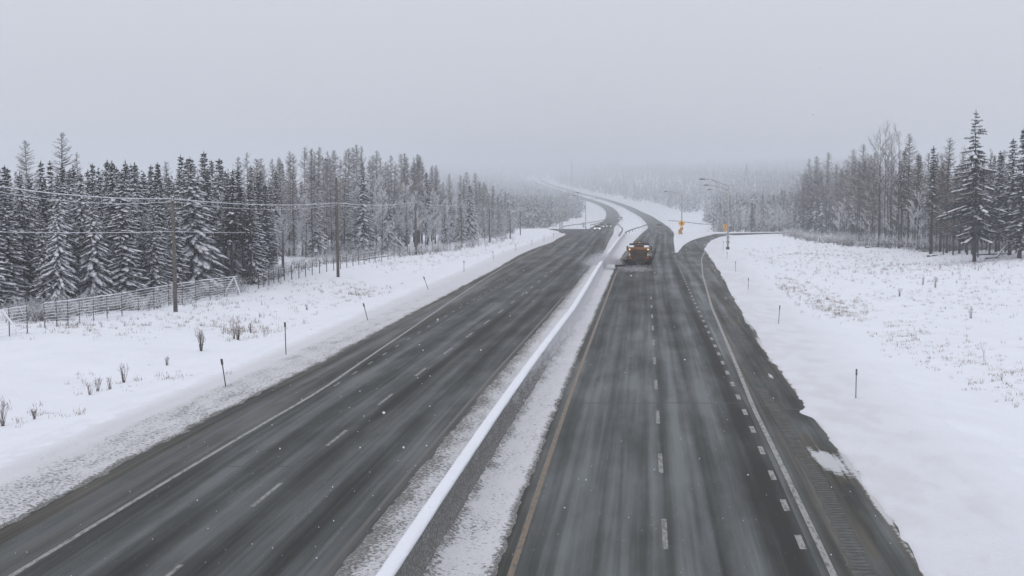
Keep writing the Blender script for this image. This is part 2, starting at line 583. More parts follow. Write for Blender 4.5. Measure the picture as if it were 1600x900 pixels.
def T(X, Y):
    """height of the ground"""
    X = np.asarray(X, float); Y = np.asarray(Y, float)
    d = pave_dist(X, Y)
    base = Zr(Y)
    med = (X > at(CL, Y)) & (X < at(CR, Y))
    g = np.interp(d, [-50, 1.2, 4.5, 9, 14, 30], [-0.22, -0.22, -0.05, -0.75, -0.55, -0.40])
    g = np.where(med, np.minimum(g, -0.2), g)
    und = (fbm(X * 0.11, Y * 0.07, 3) - 0.5) * 0.9 * sstep(6, 16, d)
    small = (fbm(X * 0.7, Y * 0.5, 9, 3) - 0.5) * 0.34 * sstep(3, 8, d)
    # hills either side of the far valley
    far = sstep(600, 1300, Y) * (1 - sstep(3600, 5200, Y))
    right = (sstep(20, 220, X - at(CR, np.minimum(Y, 3600))) * 21 + sstep(180, 700, X - at(CR, np.minimum(Y, 3600))) * 16) * far
    left = sstep(25, 180, at(CL, np.minimum(Y, 3600)) - X) * 10 * far
    roll = (fbm(X * 0.0011, Y * 0.0008, 21, 3) - 0.5) * 26 * sstep(1800, 4200, Y) * sstep(60, 500, d)
    # the bank right of the exit ramp rises a little toward the wood
    bank = 1.3 * sstep(14, 45, X - at(ER, Y)) * (1 - sstep(210, 330, Y)) * sstep(40, 90, Y)
    return base + g + und + small + right + left + roll + bank

def hit(px, py):
    """where a sight line of the photo meets the ground"""
    d = ray(px, py)
    ys = np.geomspace(15, 9000, 90)
    for _ in range(3):
        xs = d[0] / d[1] * ys
        zz = CAM_H + ys * d[2] / d[1]
        k = int(np.argmax(zz <= T(xs, ys)))
        if k == 0:
            k = len(ys) - 1
        lo, hi = ys[max(k - 1, 0)], ys[k]
        if _ < 2:
            ys = np.linspace(lo, hi, 14)
    return float(xs[k]), float(ys[k]), float(T(xs[k], ys[k]))
_FY = np.concatenate([np.arange(15, 500, 0.5), np.geomspace(500, 9000, 600)])
_FZ = Zr(_FY) - 0.35
def hit_fast(px, py):
    """cheaper sight line test for scattered plants: smooth ground, exact height"""
    d = ray(px, py)
    k = int(np.argmax(CAM_H + _FY * d[2] / d[1] <= _FZ))
    y = float(_FY[k]) if k else 9000.0
    x = float(d[0] / d[1] * y)
    return x, y, 0.0
def px_m(Y):
    return F_PX / Y
def top_z(py, Y):
    return CAM_H - (py - YH) * Y / F_PX
def screen(X, Y, Z):
    zc = Y * CP - (Z - CAM_H) * SP
    return 800 + F_PX * X / zc, 450 - F_PX * ((Z - CAM_H) * CP + Y * SP) / zc

# ------------------------------------------------------------------ ground sheet
gy = np.concatenate([[-300, -120, -40, 0, 14], np.arange(20, 130, 0.9), np.arange(130, 450, 2.4), np.geomspace(450, 13000, 150)])
go = np.concatenate([-np.geomspace(46, 9000, 60)[::-1], np.arange(-45, 60.1, 0.75), np.geomspace(61, 9000, 60)])
gx = at(CR, np.clip(gy, 8, 2000))[:, None] - 8 + go[None, :]
GY = np.repeat(gy[:, None], len(go), 1)
gz = T(gx, GY)
me = np_mesh('snow_ground', np.stack([gx, GY, gz], -1).reshape(-1, 3), grid_faces(len(gy), len(go)), M['snow'])
tag(link('snow_ground', me), kind='structure', label='snow-covered ground and hills on both sides of the highway')

# ------------------------------------------------------------------ pavements
def strip(name, xl, xr, y0, y1, mat, nc=20, dz=0.0, dirt=None, zfun=None, edge=None, kind='structure', label=None, parent=None, step=1, uvl=False, band=None):
    m = (YS >= y0) & (YS <= y1)
    Y = YS[m][::step]
    a, b = xl[m][::step], xr[m][::step]
    t = np.linspace(0, 1, nc)
    X = a[:, None] + (b - a)[:, None] * t[None, :]
    YY = np.repeat(Y[:, None], nc, 1)
    if edge is not None:
        X = X + edge(t[None, :], YY)
    Z = Zr(YY) + dz
    if zfun is not None:
        Z = Z + zfun(X, YY, t[None, :])
    V = np.stack([X, YY, Z], -1).reshape(-1, 3)
    UV = np.stack([X - at(CL if uvl else CR, YY), YY], -1).reshape(-1, 2)
    A = dirt(X, YY, t[None, :]) if dirt is not None else np.zeros_like(X)
    A = np.broadcast_to(A, X.shape).ravel()
    Bd = None if band is None else np.broadcast_to(band(X, YY), X.shape).ravel()
    me = np_mesh(name, V, grid_faces(len(Y), nc), mat, uv=UV, attr=A, band=Bd)
    o = link(name, me, parent)
    if kind:
        o['kind'] = kind
    if label:
        o['label'] = label
    return o

def dirt_left(X, Y, t):
    u = X - at(CL, Y)
    d = 0.38 * sstep(3.0, 3.9, u)                                   # slush by the median
    d = d + 0.42 * sstep(-3.65, -4.0, u) * (0.5 + fbm(u * 2.0, Y * 0.05, 5))   # brown shoulder
    d = d - 0.25 * np.exp(-((u + 4.7) / 0.3) ** 2)
    d = d + 0.22 * np.exp(-((u - 1.0) / 0.35) ** 2) + 0.16 * np.exp(-((u + 0.55) / 0.25) ** 2)
    return d
def dirt_right(X, Y, t):
    u = X - at(CR, Y)
    d = 0.25 * sstep(-3.3, -4.1, u) + 0.16 * np.exp(-((u - 0.25) / 0.25) ** 2) + 0.14 * np.exp(-((u + 1.9) / 0.5) ** 2)
    return d
def dirt_shoulder(X, Y, t):
    u = X - at(ER, Y)
    s = np.exp(-((u + 1.75) / 0.28) ** 2) * 0.55 * (1 - sstep(150, 190, Y))
    w = 0.85 * sstep(0.44, 0.60, fbm(u * 2.2, Y * 0.22, 31)) * sstep(-1.6, -0.9, u)
    pt = on_profile(1292, 722)
    patch_ = 0.98 * np.exp(-((X - pt[0]) / 0.5) ** 2 - ((Y - pt[1]) / 2.3) ** 2)
    streak = 1.1 * sstep(0.55, 0.75, fbm(u * 3.0, Y * 0.35, 33)) * np.exp(-((u + 0.45) / 0.25) ** 2) * sstep(52, 70, Y)
    rim = 0.95 * np.exp(-((u - 0.05) / 0.16) ** 2)
    return s + w * 0.7 + patch_ + streak + rim

def bands(axis, spec, seed):
    def f(X, Y):
        u = X - at(axis, Y)
        t = 0
        for i, (c, w, a) in enumerate(spec):
            drift = (vnoise(Y * 0.012, Y * 0 + i, seed) - 0.5) * 0.35
            amp = 0.45 + 1.1 * vnoise(Y * 0.03, Y * 0 + 3 * i, seed + 5)
            t = t + a * amp * np.exp(-((u - c - drift) / w) ** 2)
        return t
    return f
band_l = bands(CL, [(-3.0, 0.35, -0.5), (-2.2, 0.45, 0.8), (-1.25, 0.30, -0.6), (-0.55, 0.40, 0.9), (0.62, 0.30, -1.5), (1.35, 0.35, 0.5), (2.2, 0.50, -1.3), (3.15, 0.35, 0.3), (-4.9, 0.45, 0.8), (3.8, 0.35, 1.8)], 201)
band_r = bands(CR, [(-3.15, 0.30, -0.8), (-2.3, 0.35, 0.4), (-1.75, 0.28, -0.7), (-1.0, 0.55, 0.45), (-0.18, 0.12, 1.0), (0.28, 0.16, -1.2), (0.95, 0.40, 0.45), (1.48, 0.22, -0.9), (2.1, 0.42, 0.35), (2.95, 0.40, -1.0)], 231)
left_road = strip('left_carriageway', np.where(YS < 330, LE, LLE), LRE, 9, 3400, M['asphalt_l'], 64, 0.0, dirt_left, band=band_l,
                  label='wet asphalt carriageway with oncoming lanes left of the median', uvl=True)
right_road = strip('right_carriageway', RLE, RRE, 9, 3400, M['asphalt_r'], 56, 0.0, dirt_right, band=band_r,
                   label='wet asphalt carriageway under the snowplow right of the median')
ramp_o = strip('exit_ramp', PL + 0.0, ER + 0.35, 9, RAMP_END, M['asphalt_s'], 30, -0.004, dirt_shoulder,
               label='exit lane and ramp curving off to the right')
onramp = strip('entrance_ramp', LE - 0.1, LLE + 0.6, 322, 560, M['asphalt_l'], 8, -0.012,
               label='entrance ramp joining the left carriageway in the distance')

# ------------------------------------------------------------------ painted markings
def dash(parent, name, xs, off, y0, y1, w, mat, dz=0.005):
    n = max(2, int((y1 - y0) / 3) + 1)
    ys = np.linspace(y0, y1, n)
    xm = at(xs, ys) + off
    V, Fc = [], []
    for x, y in zip(xm, ys):
        V += [(x - w / 2, y, Zr(y) + dz), (x + w / 2, y, Zr(y) + dz)]
    for i in range(n - 1):
        Fc.append((2 * i, 2 * i + 1, 2 * i + 3, 2 * i + 2))
    me = bpy.data.meshes.new(name)
    me.from_pydata(V, [], Fc)
    me.materials.append(mat)
    return link(name, me, parent)
def dash_rows(y_first):
    return np.arange(y_first, 235, 9.0)
y0l = on_profile(393, 793)[1]
for y in np.arange(y0l - 9, 175, 9.0):
    dash(left_road, 'lane_dash', CL, 0, y, y + 3.1, 0.13, M['white_faint'])
y0r = on_profile(1038, 860)[1]
for y in np.arange(y0r - 9, 120, 9.0):
    dash(right_road, 'lane_dash', CR, 0, y, y + 3.1, 0.14, M['white_faint'])
y0d = on_profile(1268, 860)[1]
for y in np.arange(y0d - 8, 205, 4.0):
    dash(right_road, 'lane_dash', CR, 3.46, y, y + 1.4, 0.17, M['white_paint'])
dash(right_road, 'edge_line', CR, -3.68, 9, 330, 0.16, M['yellow_paint'])
dash(left_road, 'edge_line', CL, 3.62, 9, 120, 0.13, M['yellow_faint'])
WL = line([(28, 898), (264, 755), (500, 613), (640, 516), (700, 474), (740, 447), (790, 416), (850, 386)], smooth=5)
dash(left_road, 'edge_line', WL, 0, 9, 235, 0.15, M['white_paint'])
SL = line([(1300, 900), (1178, 640), (1112, 480), (1098, 430), (1096, 405), (1104, 386), (1118, 374)], smooth=3)
dash(ramp_o, 'edge_line', SL, 0, 9, 300, 0.17, M['white_paint'], dz=0.004)
DL = line([(560, 580), (640, 529), (712, 485), (800, 434), (824, 421), (862, 398)], smooth=5)
for y in np.arange(on_profile(520, 604)[1], 190, 4.0):
    dash(left_road, 'lane_dash', DL, 0, y, y + 1.2, 0.09, M['white_faint'])

# transverse joint sealed with tar across the right carriageway and its shoulder
def seam(parent, a, b, w, bow):
    xs_ = np.linspace(a[0], b[0], 26)
    yc = np.linspace(a[1], b[1], 26) + (fbm(xs_ * 1.3, xs_ * 0, 141, 3) - 0.5) * bow
    V, Fc = [], []
    for i, (x_, y_) in enumerate(zip(xs_, yc)):
        ww = w * (0.5 + float(vnoise(x_ * 2.1, 0.5, 143)))
        V += [(x_, y_ - ww, float(Zr(y_)) + 0.0035), (x_, y_ + ww, float(Zr(y_)) + 0.0035)]
    for i in range(25):
        Fc.append((2 * i, 2 * i + 2, 2 * i + 3, 2 * i + 1))
    me_ = bpy.data.meshes.new('tar_seam')
    me_.from_pydata(V, [], Fc)
    me_.materials.append(M['tar'])
    return link('tar_seam', me_, parent)
M['tar'] = plain('tar', (0.020, 0.019, 0.018), 0.6, var=0.3)
seam(right_road, (on_profile(846, 630)[0], on_profile(846, 630)[1]), on_profile(1163, 632), 0.06, 0.3)
seam(ramp_o, on_profile(1180, 634), on_profile(1262, 642), 0.12, 0.5)
seam(left_road, on_profile(338, 730), on_profile(460, 733), 0.05, 0.25)

# rumble strip milled into the right shoulder
rb = MB()
rx = line([(1340, 880), (1283, 760), (1222, 660)], smooth=3)
yy = 20.0
while yy < 62:
    x, z = float(at(rx, yy)), float(Zr(yy))
    w = 0.25 + 0.03 * math.sin(yy * 3.1)
    vs = [(x - w, yy, z + 0.001), (x + w, yy, z + 0.001), (x + w * 0.96, yy + 0.07, z + 0.024), (x - w * 0.96, yy + 0.07, z + 0.024),
          (x + w, yy + 0.14, z + 0.001), (x - w, yy + 0.14, z + 0.001)]
    rb.add(vs, [(0, 1, 2, 3), (3, 2, 4, 5), (0, 3, 5), (1, 4, 2)])
    yy += 0.30
o = rb.build('rumble_strip', plain('slushy_asphalt', (0.085, 0.082, 0.074), 0.55, var=0.4, scale=3), ramp_o)
o['kind'] = 'stuff'

# ------------------------------------------------------------------ verges and median of snow
def jag(scale, amp, s):
    return lambda Y: (fbm(Y * scale, Y * 0 + 0.37, s, 5) - 0.5) * amp
jl = jag(0.8, 0.5, 41)
def edge_l(t, Y):      # t=1 is the pavement side
    return jl(Y) * t
def zf_left(X, Y, t):
    lump = (fbm(X * 3.2, Y * 1.6, 51, 3) - 0.5) * 0.10
    prof = np.interp(t, [0, 0.15, 0.7, 0.93, 1.0], [-0.6, -0.12, 0.04, 0.045, -0.02])
    return prof + lump * (t > 0.05)
def dirt_vl(X, Y, t):
    return 0.06 + 0.22 * sstep(0.30, 0.62, t) + 0.30 * sstep(0.94, 1.0, t) - 0.10 * np.exp(-((t - 0.55) / 0.05) ** 2) \
        - 0.42 * (1 - sstep(0.25, 0.5, t)) - 0.12 * sstep(60, 200, Y)
strip('left_verge', LE - 6.0, LE + 0.15, 12, 420, M['snow_dirty'], 40, 0.0, dirt_vl, zf_left, edge_l,
      label='speckled slushy snow verge along the left shoulder')
jr = lambda Y: (fbm(Y * 0.14, Y * 0 + 0.7, 61, 3) - 0.5) * 0.38 + (fbm(Y * 1.6, Y * 0 + 0.2, 62, 5) - 0.5) * 0.30 \
    - 0.5 * np.exp(-((Y - 55.5) / 0.9) ** 2)
def edge_r(t, Y):
    return jr(Y) * (1 - t)
def zf_right(X, Y, t):
    lump = (fbm(X * 1.4, Y * 0.9, 71, 3) - 0.5) * 0.09
    prof = np.interp(t, [0, 0.02, 0.06, 0.6, 1.0], [-0.02, 0.035, 0.06, 0.02, -0.6])
    return prof + lump * (t > 0.03) * (t < 0.96)
strip('right_verge', ER - 0.02, ER + 7.5, 12, 360, M['snow_dirty'], 40, 0.0,
      lambda X, Y, t: -0.42 + 0.30 * (1 - sstep(0.0, 0.03, t)) + (0.30 + 0.20 * sstep(0.45, 0.65, fbm(X * 1.3, Y * 0.5, 77))) * (1 - sstep(0.25, 0.75, t)), zf_right, edge_r,
      label='clean snow verge along the ragged right shoulder')
# gore between exit ramp and through lanes
gsel = np.maximum(RRE + 0.01, PL)
strip('gore_snow', RRE - 0.02, gsel + 0.05, 214, 440, M['snow_dirty'], 14, 0.03,
      lambda X, Y, t: 0.10 * (1 - sstep(214, 260, Y)) - 0.2 + 0 * X, None, None, label='snow wedge between the exit ramp and the through lanes')
def edge_m(t, Y):
    e1 = (fbm(Y * 1.7, Y * 0 + 0.5, 81, 4) - 0.5) * 0.24 * (1 - t) ** 6
    e2 = (fbm(Y * 2.0, Y * 0 + 0.9, 83, 4) - 0.5) * 0.24 * t ** 6
    return e1 + e2
def zf_med(X, Y, t):
    lump = (fbm(X * 4.5, Y * 2.2, 91, 3) - 0.5) * 0.10 * (1 - sstep(200, 500, Y))
    b = X - at(BX, Y)
    bank = 0.20 * np.exp(-(np.abs(b) / 0.45) ** 2) * (Y < B_END)
    prof = np.interp(t, [0, 0.03, 0.1, 0.9, 0.97, 1.0], [-0.015, 0.015, 0.045, 0.06, 0.04, -0.02])
    dip = -1.2 * sstep(330, 520, Y) * np.sin(np.pi * np.clip(t, 0, 1)) ** 2
    return prof + lump * (t > 0.02) * (t < 0.98) + bank + dip
def dirt_med(X, Y, t):
    b = X - at(BX, Y)
    near = 1 - sstep(38, 95, Y)
    dl = (b < 0) * (0.22 + 0.19 * (1 - sstep(0.0, 0.30, t)) + 0.03 * near)
    dr = (b >= 0) * (0.225 + 0.13 * (1 - sstep(0.36, 0.66, b + 0.5 * (fbm(X * 2, Y * 1.5, 5) - 0.5))) * (0.35 + 0.65 * near) + 0.25 * sstep(0.92, 1.0, t))
    return (dl + dr) * (1 - 0.95 * sstep(220, 420, Y)) - 0.1 * sstep(100, 250, Y)
strip('median_strip', LRE - 0.12, RLE + 0.1, 12, 3300, M['snow_dirty'], 44, 0.0, dirt_med, zf_med, edge_m,
      label='gritty snow strip between the two carriageways')

# ------------------------------------------------------------------ concrete barrier
bar = empty('median_barrier', (float(at(BX, 30)), 30, float(Zr(30))))
tag(bar, 'long concrete median barrier with a smooth white snow cap', 'barrier')
bi = Matrix.Translation(bar.location).inverted()
ysb = np.concatenate([np.arange(14, 120, 0.6), np.arange(120, B_END, 2.4)])
def sweep(name, prof, mat, nz=0.0, dirt=0.0, smooth=True, wob=0.0):
    n = len(prof)
    V, UV, A = [], [], []
    for i, y in enumerate(ysb):
        x, z = float(at(BX, y)), float(Zr(y))
        for k, (px_, pz_) in enumerate(prof):
            w = (float(fbm(y * 1.3 + k * 7.3, k * 3.1, 17)) - 0.5)
            V.append((x + px_ + w * wob - bar.location.x, y - bar.location.y, z + pz_ + w * nz - bar.location.z))
            UV.append((k * 0.3 + px_, y))
            A.append(dirt if not callable(dirt) else dirt(px_, pz_, y))
    me = np_mesh(name, V, grid_faces(len(ysb), n), mat, uv=UV, attr=A, smooth=smooth)
    return link(name, me, bar)
wall_p = [(-0.36, 0.02), (-0.34, 0.12), (-0.22, 0.33), (-0.175, 0.6), (-0.16, 0.98), (0.16, 0.98), (0.172, 0.75), (0.19, 0.52), (0.23, 0.33), (0.35, 0.12), (0.38, 0.02)]
sweep('wall', wall_p, M['snow_dirty'], 0.0, lambda a, b, y: 0.50 - 0.30 * float(sstep(38, 95, y)) - 0.05 * (b > 0.7) + 0.05 * (b < 0.3), wob=0.05)
cap_p = [(-0.165, 0.955), (-0.185, 0.985), (-0.185, 1.03), (-0.15, 1.062), (-0.06, 1.075), (0.06, 1.07), (0.15, 1.055), (0.185, 1.02), (0.188, 0.985), (0.165, 0.955)]
sweep('snow_cap', cap_p, M['snow_plain'], 0.045, 0.0, wob=0.07)

# ------------------------------------------------------------------ trees
class TB:
    """triangle soup builder for one part of a tree"""
    def __init__(s):
        s.v, s.f, s.mi = [], [], []
    def tri(s, a, b, c):
        n = len(s.v)
        s.v += [a, b, c]
        s.f.append((n, n + 1, n + 2))
    def blade(s, a, b, w, side, mi=0):
        """thin diamond from a to b, widest in the middle"""
        n = len(s.v)
        m = (a + b) * 0.5
        s.v += [a, m + side * w, b, m - side * w]
        s.f += [(n, n + 1, n + 2), (n, n + 2, n + 3)]
        s.mi += [mi, mi]
    def stick(s, a, b, r0, r1):
        """three-sided tapering stick"""
        d = (b - a)
        if d.length < 1e-6:
            return
        d = d.normalized()
        p = d.cross(Vector((0.2, 0.3, 0.9)))
        if p.length < 0.1:
            p = d.cross(Vector((1, 0, 0)))
        p.normalize()
        q = d.cross(p)
        n = len(s.v)
        for c, r in ((a, r0), (b, r1)):
            for k in range(3):
                t = 2.0944 * k
                s.v.append(c + p * (math.cos(t) * r) + q * (math.sin(t) * r))
        for k in range(3):
            k2 = (k + 1) % 3
            s.f += [(n + k, n + k2, n + 3 + k2), (n + k, n + 3 + k2, n + 3 + k)]
    def lump(s, c, rx, ry, rz, yaw, pitch, rnd):
        """flattened irregular cushion of snow"""
        n = len(s.v)
        cy, sy = math.cos(yaw), math.sin(yaw)
        k = 6
        s.v.append(c + Vector((0, 0, rz)))
        for i in range(k):
            t = 2 * math.pi * i / k
            g = rnd.uniform(0.65, 1.2)
            x, y = math.cos(t) * rx * g, math.sin(t) * ry * g
            s.v.append(c + Vector((x * cy - y * sy, x * sy + y * cy, -x * pitch - rz * rnd.uniform(0.0, 0.5))))
        s.v.append(c + Vector((0, 0, -rz * 0.5)))
        for i in range(k):
            j = (i + 1) % k
            s.f += [(n, n + 1 + i, n + 1 + j), (n + k + 1, n + 1 + j, n + 1 + i)]
    def mesh(s, name, mat, smooth=False):
        me = np_mesh(name, [tuple(p) for p in s.v], s.f, mat, smooth=smooth, mi=s.mi if isinstance(mat, list) and len(s.mi) == len(s.f) else None)
        return me

def trunk_mesh(h, r, rnd, lean=0.0, mat='bark', stop=1.0):
    b = MB()
    pts, rad = [], []
    ph = rnd.uniform(0, 6)
    for i in range(8):
        t = i / 7 * stop
        pts.append((lean * h * t * t + 0.006 * h * math.sin(ph + t * 5), 0.006 * h * math.cos(ph + t * 4), h * t - 0.25 * (i == 0)))
        rad.append(max(r * (1 - t) ** 0.85 * (1.35 if i == 0 else 1.0), 0.012))
    b.tube(pts, rad, 7)
    return b.mesh('trunk', M[mat], smooth=True)

def spruce(seed, h=12.0, spread=0.17, bare=0.08, snow=1.0, gap=0.36, per=6, droop=0.45, ragged=0.25, fill=1.0, frost=0.22):
    """trunk, crown and snow meshes of a spruce or fir"""
    r = random.Random(seed)
    crown, sn, bare_b = TB(), TB(), TB()
    R = spread * h
    z = h * bare
    ph = r.uniform(0, 6)
    while z < h * 0.985:
        t = z / h
        tt = (t - bare) / (1 - bare)
        prof = (1 - tt) ** 0.80 * min(1.0, 0.62 + tt * 2.2)
        n = max(3, int(per * (0.6 + 0.5 * (1 - t)) + r.random()))
        for k in range(n):
            az = ph + 2 * math.pi * (k + r.uniform(-0.3, 0.3)) / n
            L = R * prof * r.uniform(1 - ragged * 1.3, 1 + ragged) + 0.06
            if r.random() < 0.06:
                L *= 0.4
            dr = droop * (0.35 + 0.65 * (1 - t)) * r.uniform(0.7, 1.3)
            if t > 0.86:
                dr = -0.55 * (t - 0.86) / 0.14 + dr * 0.3
            d = Vector((math.cos(az), math.sin(az), 0))
            side = Vector((-d.y, d.x, 0))
            base = Vector((0, 0, z + r.uniform(-0.12, 0.12)))
            def P(s):
                return base + d * (L * s) + Vector((0, 0, -dr * L * (s ** 1.25) + 0.16 * dr * L * s ** 4))
            m = 4
            sp = [P(i / m) for i in range(m + 1)]
            for i in range(m):
                bare_b.stick(sp[i], sp[i + 1], 0.025 * (1 - i / m) + 0.008, 0.025 * (1 - (i + 1) / m) + 0.006)
            nt = max(3, int((L / 0.17) * fill))
            for i in range(nt):
                s = 0.16 + 0.84 * (i + r.random() * 0.6) / nt
                if s > 1: s = 1
                p = P(s)
                tl = (0.16 + 0.30 * L * (1 - 0.72 * s)) * r.uniform(0.7, 1.2)
                for sg in (-1, 1):
                    q = p + (d * r.uniform(0.55, 0.95) + side * sg * r.uniform(0.45, 0.9)) * tl + Vector((0, 0, -tl * r.uniform(0.15, 0.65)))
                    crown.blade(p, q, 0.055 + 0.03 * r.random(), (d * -0.5 * sg + side * 0.5 + Vector((0, 0, r.uniform(-.6, .6)))).normalized(), 1 if r.random() < frost else 0)
                if r.random() < 0.5:      # hanging twig underneath
                    q = p + d * tl * 0.35 + Vector((0, 0, -tl * r.uniform(0.6, 1.0)))
                    crown.blade(p, q, 0.06, side)
            tip = P(1.0)
            crown.blade(P(0.8), tip + d * 0.1 + Vector((0, 0, 0.02)), 0.05, side)
            # snow cushions lying along the branch
            if r.random() < 0.92 * snow:
                ns = max(1, int(L / 0.27 * snow + r.random()))
                for i in range(ns):
                    if r.random() < 0.25: continue
                    s = 0.30 + 0.70 * (i + r.random()) / ns
                    p = P(min(s, 1))
                    w = (0.11 + 0.17 * L * (1 - 0.45 * s)) * r.uniform(0.5, 1.3)
                    w = min(w, 0.30 + 0.16 * r.random())
                    sn.lump(p + side * r.uniform(-0.5, 0.5) * w + Vector((0, 0, 0.03)), w * r.uniform(0.9, 1.7), w * r.uniform(0.5, 0.9), 0.05 + 0.12 * w, az, dr * 0.9, r)
        ph += r.uniform(0.3, 1.2)
        z += gap * r.uniform(0.75, 1.25) * (0.62 + 0.5 * (1 - t))
    # leader
    crown.blade(Vector((0, 0, h * 0.96)), Vector((0, 0, h * 1.015)), 0.05, Vector((1, 0, 0)))
    crown.blade(Vector((0, 0, h * 0.96)), Vector((0, 0, h * 1.01)), 0.05, Vector((0, 1, 0)))
    # dead sticks on the bare bole
    for i in range(int(30 * bare * 2)):
        zz = r.uniform(0.1, max(bare, 0.12)) * h
        az = r.uniform(0, 6.28)
        d = Vector((math.cos(az), math.sin(az), -0.2))
        L = r.uniform(0.3, 1.3)
        bare_b.stick(Vector((0, 0, zz)), Vector((0, 0, zz)) + d * L, 0.018, 0.006)
    parts = [('trunk', trunk_mesh(h, 0.0095 * h + 0.02, r, mat='bark_dark')),
             ('branch', bare_b.mesh('branch', M['bark_dark'])),
             ('crown', crown.mesh('crown', [M['needles'], M['needles_frost']]))]
    if sn.f:
        parts.append(('snow', sn.mesh('snow', M['tree_snow'], smooth=True)))
    return h, parts

def larch(seed, h=15.0, spread=0.11, bare=0.22, snow=0.25, twig='twig', frost=0.42):
    """leafless tamarack: straight trunk, fine level branches"""
    r = random.Random(seed)
    tw, br, sn = TB(), TB(), TB()
    z = h * bare
    while z < h * 0.99:
        t = z / h
        tt = (t - bare) / (1 - bare)
        L0 = h * spread * (1 - tt) ** 0.7 * min(1, 0.55 + 2.0 * tt) + 0.12
        for k in range(r.choice((2, 3, 3, 4))):
            az = r.uniform(0, 6.283)
            L = L0 * r.uniform(0.5, 1.15)
            el = r.uniform(-0.30, 0.25) + 0.5 * tt
            d = Vector((math.cos(az), math.sin(az), 0))
            side = Vector((-d.y, d.x, 0))
            base = Vector((0, 0, z + r.uniform(-0.1, 0.1)))
            def P(s):
                return base + d * L * s + Vector((0, 0, L * (el * s - 0.22 * s * (1 - s) + 0.18 * s ** 3)))
            m = 3
            pts = [P(i / m) for i in range(m + 1)]
            for i in range(m):
                br.stick(pts[i], pts[i + 1], 0.026 - 0.006 * i, 0.021 - 0.006 * i)
            nt = int(L / 0.062)
            for i in range(nt):
                s = 0.15 + 0.85 * r.random()
                p = P(s)
                l2 = L * r.uniform(0.12, 0.36) * (1.15 - 0.6 * s) + 0.08
                q = p + (d * r.uniform(0.3, 0.9) + side * r.uniform(-1, 1) + Vector((0, 0, r.uniform(-0.45, 0.35)))) * l2
                tw.blade(p, q, 0.0145, Vector((0, 0, 1)) if r.random() < 0.5 else side, 1 if r.random() < frost * (1 - 0.8 * tt) else 0)
            if r.random() < snow:
                for i in range(m):
                    a, b = pts[i] + Vector((0, 0, 0.03)), pts[i + 1] + Vector((0, 0, 0.03))
                    sn.stick(a, b, 0.026, 0.02)
        z += 0.17 * r.uniform(0.6, 1.4) * (0.7 + 0.5 * (1 - t))
    for i in range(26):
        zz = r.uniform(0.12, bare + 0.05) * h
        az = r.uniform(0, 6.28)
        d = Vector((math.cos(az), math.sin(az), r.uniform(-0.3, 0.1)))
        br.stick(Vector((0, 0, zz)), Vector((0, 0, zz)) + d * r.uniform(0.4, 1.4), 0.018, 0.006)
    parts = [('trunk', trunk_mesh(h, 0.0068 * h + 0.02, r, mat='bark')),
             ('branch', br.mesh('branch', M['bark'])), ('crown', tw.mesh('crown', [M[twig], M['tree_snow']]))]
    if sn.f:
        parts.append(('snow', sn.mesh('snow', M['tree_snow'])))
    return h, parts

def hardwood(seed, h=14.0, snow=0.3, start=0.35, wide=0.34, twig='twig_grey', bark='bark', depth=4):
    """bare broadleaf: ascending forks ending in fine twigs"""
    r = random.Random(seed)
    tw, br, sn = TB(), TB(), TB()
    def grow(p, d, L, rad, lev):
        n = 3
        q = p
        dd = d
        for i in range(n):
            dd = (dd + Vector((r.uniform(-.16, .16), r.uniform(-.16, .16), 0.05))).normalized()
            q2 = q + dd * (L / n)
            ra, rb_ = rad * (1 - 0.5 * i / n), rad * (1 - 0.5 * (i + 1) / n)
            if lev >= depth - 1:
                tw.stick(q, q2, max(ra, 0.007), max(rb_, 0.005))
            else:
                br.stick(q, q2, ra, rb_)
            if snow > 0 and r.random() < snow:
                up = Vector((0, 0, ra * 0.7 + 0.012))
                sn.stick(q + up, q2 + up, max(ra * 0.9, 0.024), max(rb_ * 0.9, 0.018))
            q = q2
            if lev < depth:
                for _ in range(1 if lev == 0 else r.choice((1, 1, 2))):
                    if lev == 0 and i == 0 and r.random() < 0.5: continue
                    az = r.uniform(0, 6.283)
                    sp = r.uniform(0.45, 0.95)
                    nd = (dd + Vector((math.cos(az), math.sin(az), r.uniform(-0.15, 0.35))) * sp).normalized()
                    grow(q, nd, L * r.uniform(0.36, 0.58), max(rb_ * 0.55, 0.008), lev + 1)
        if lev < depth:
            grow(q, dd, L * 0.5, max(rad * 0.45, 0.008), lev + 1)
    nb = r.choice((9, 10, 12))
    for i in range(nb):
        zz = h * (start + (0.93 - start) * i / (nb - 1))
        az = i * 2.4 + r.uniform(-.4, .4)
        el = r.uniform(0.75, 1.6)
        d = Vector((math.cos(az), math.sin(az), el)).normalized()
        grow(Vector((0, 0, zz)), d, h * wide * (1 - 0.55 * i / nb) * r.uniform(0.6, 1.0) * 0.75, 0.0042 * h * (1 - 0.6 * i / nb), 1)
    parts = [('trunk', trunk_mesh(h * 0.98, 0.0075 * h + 0.02, r, mat=bark)),
             ('branch', br.mesh('branch', M[bark])), ('crown', tw.mesh('crown', M[twig]))]
    if sn.f:
        parts.append(('snow', sn.mesh('snow', M['tree_snow'])))
    return h, parts

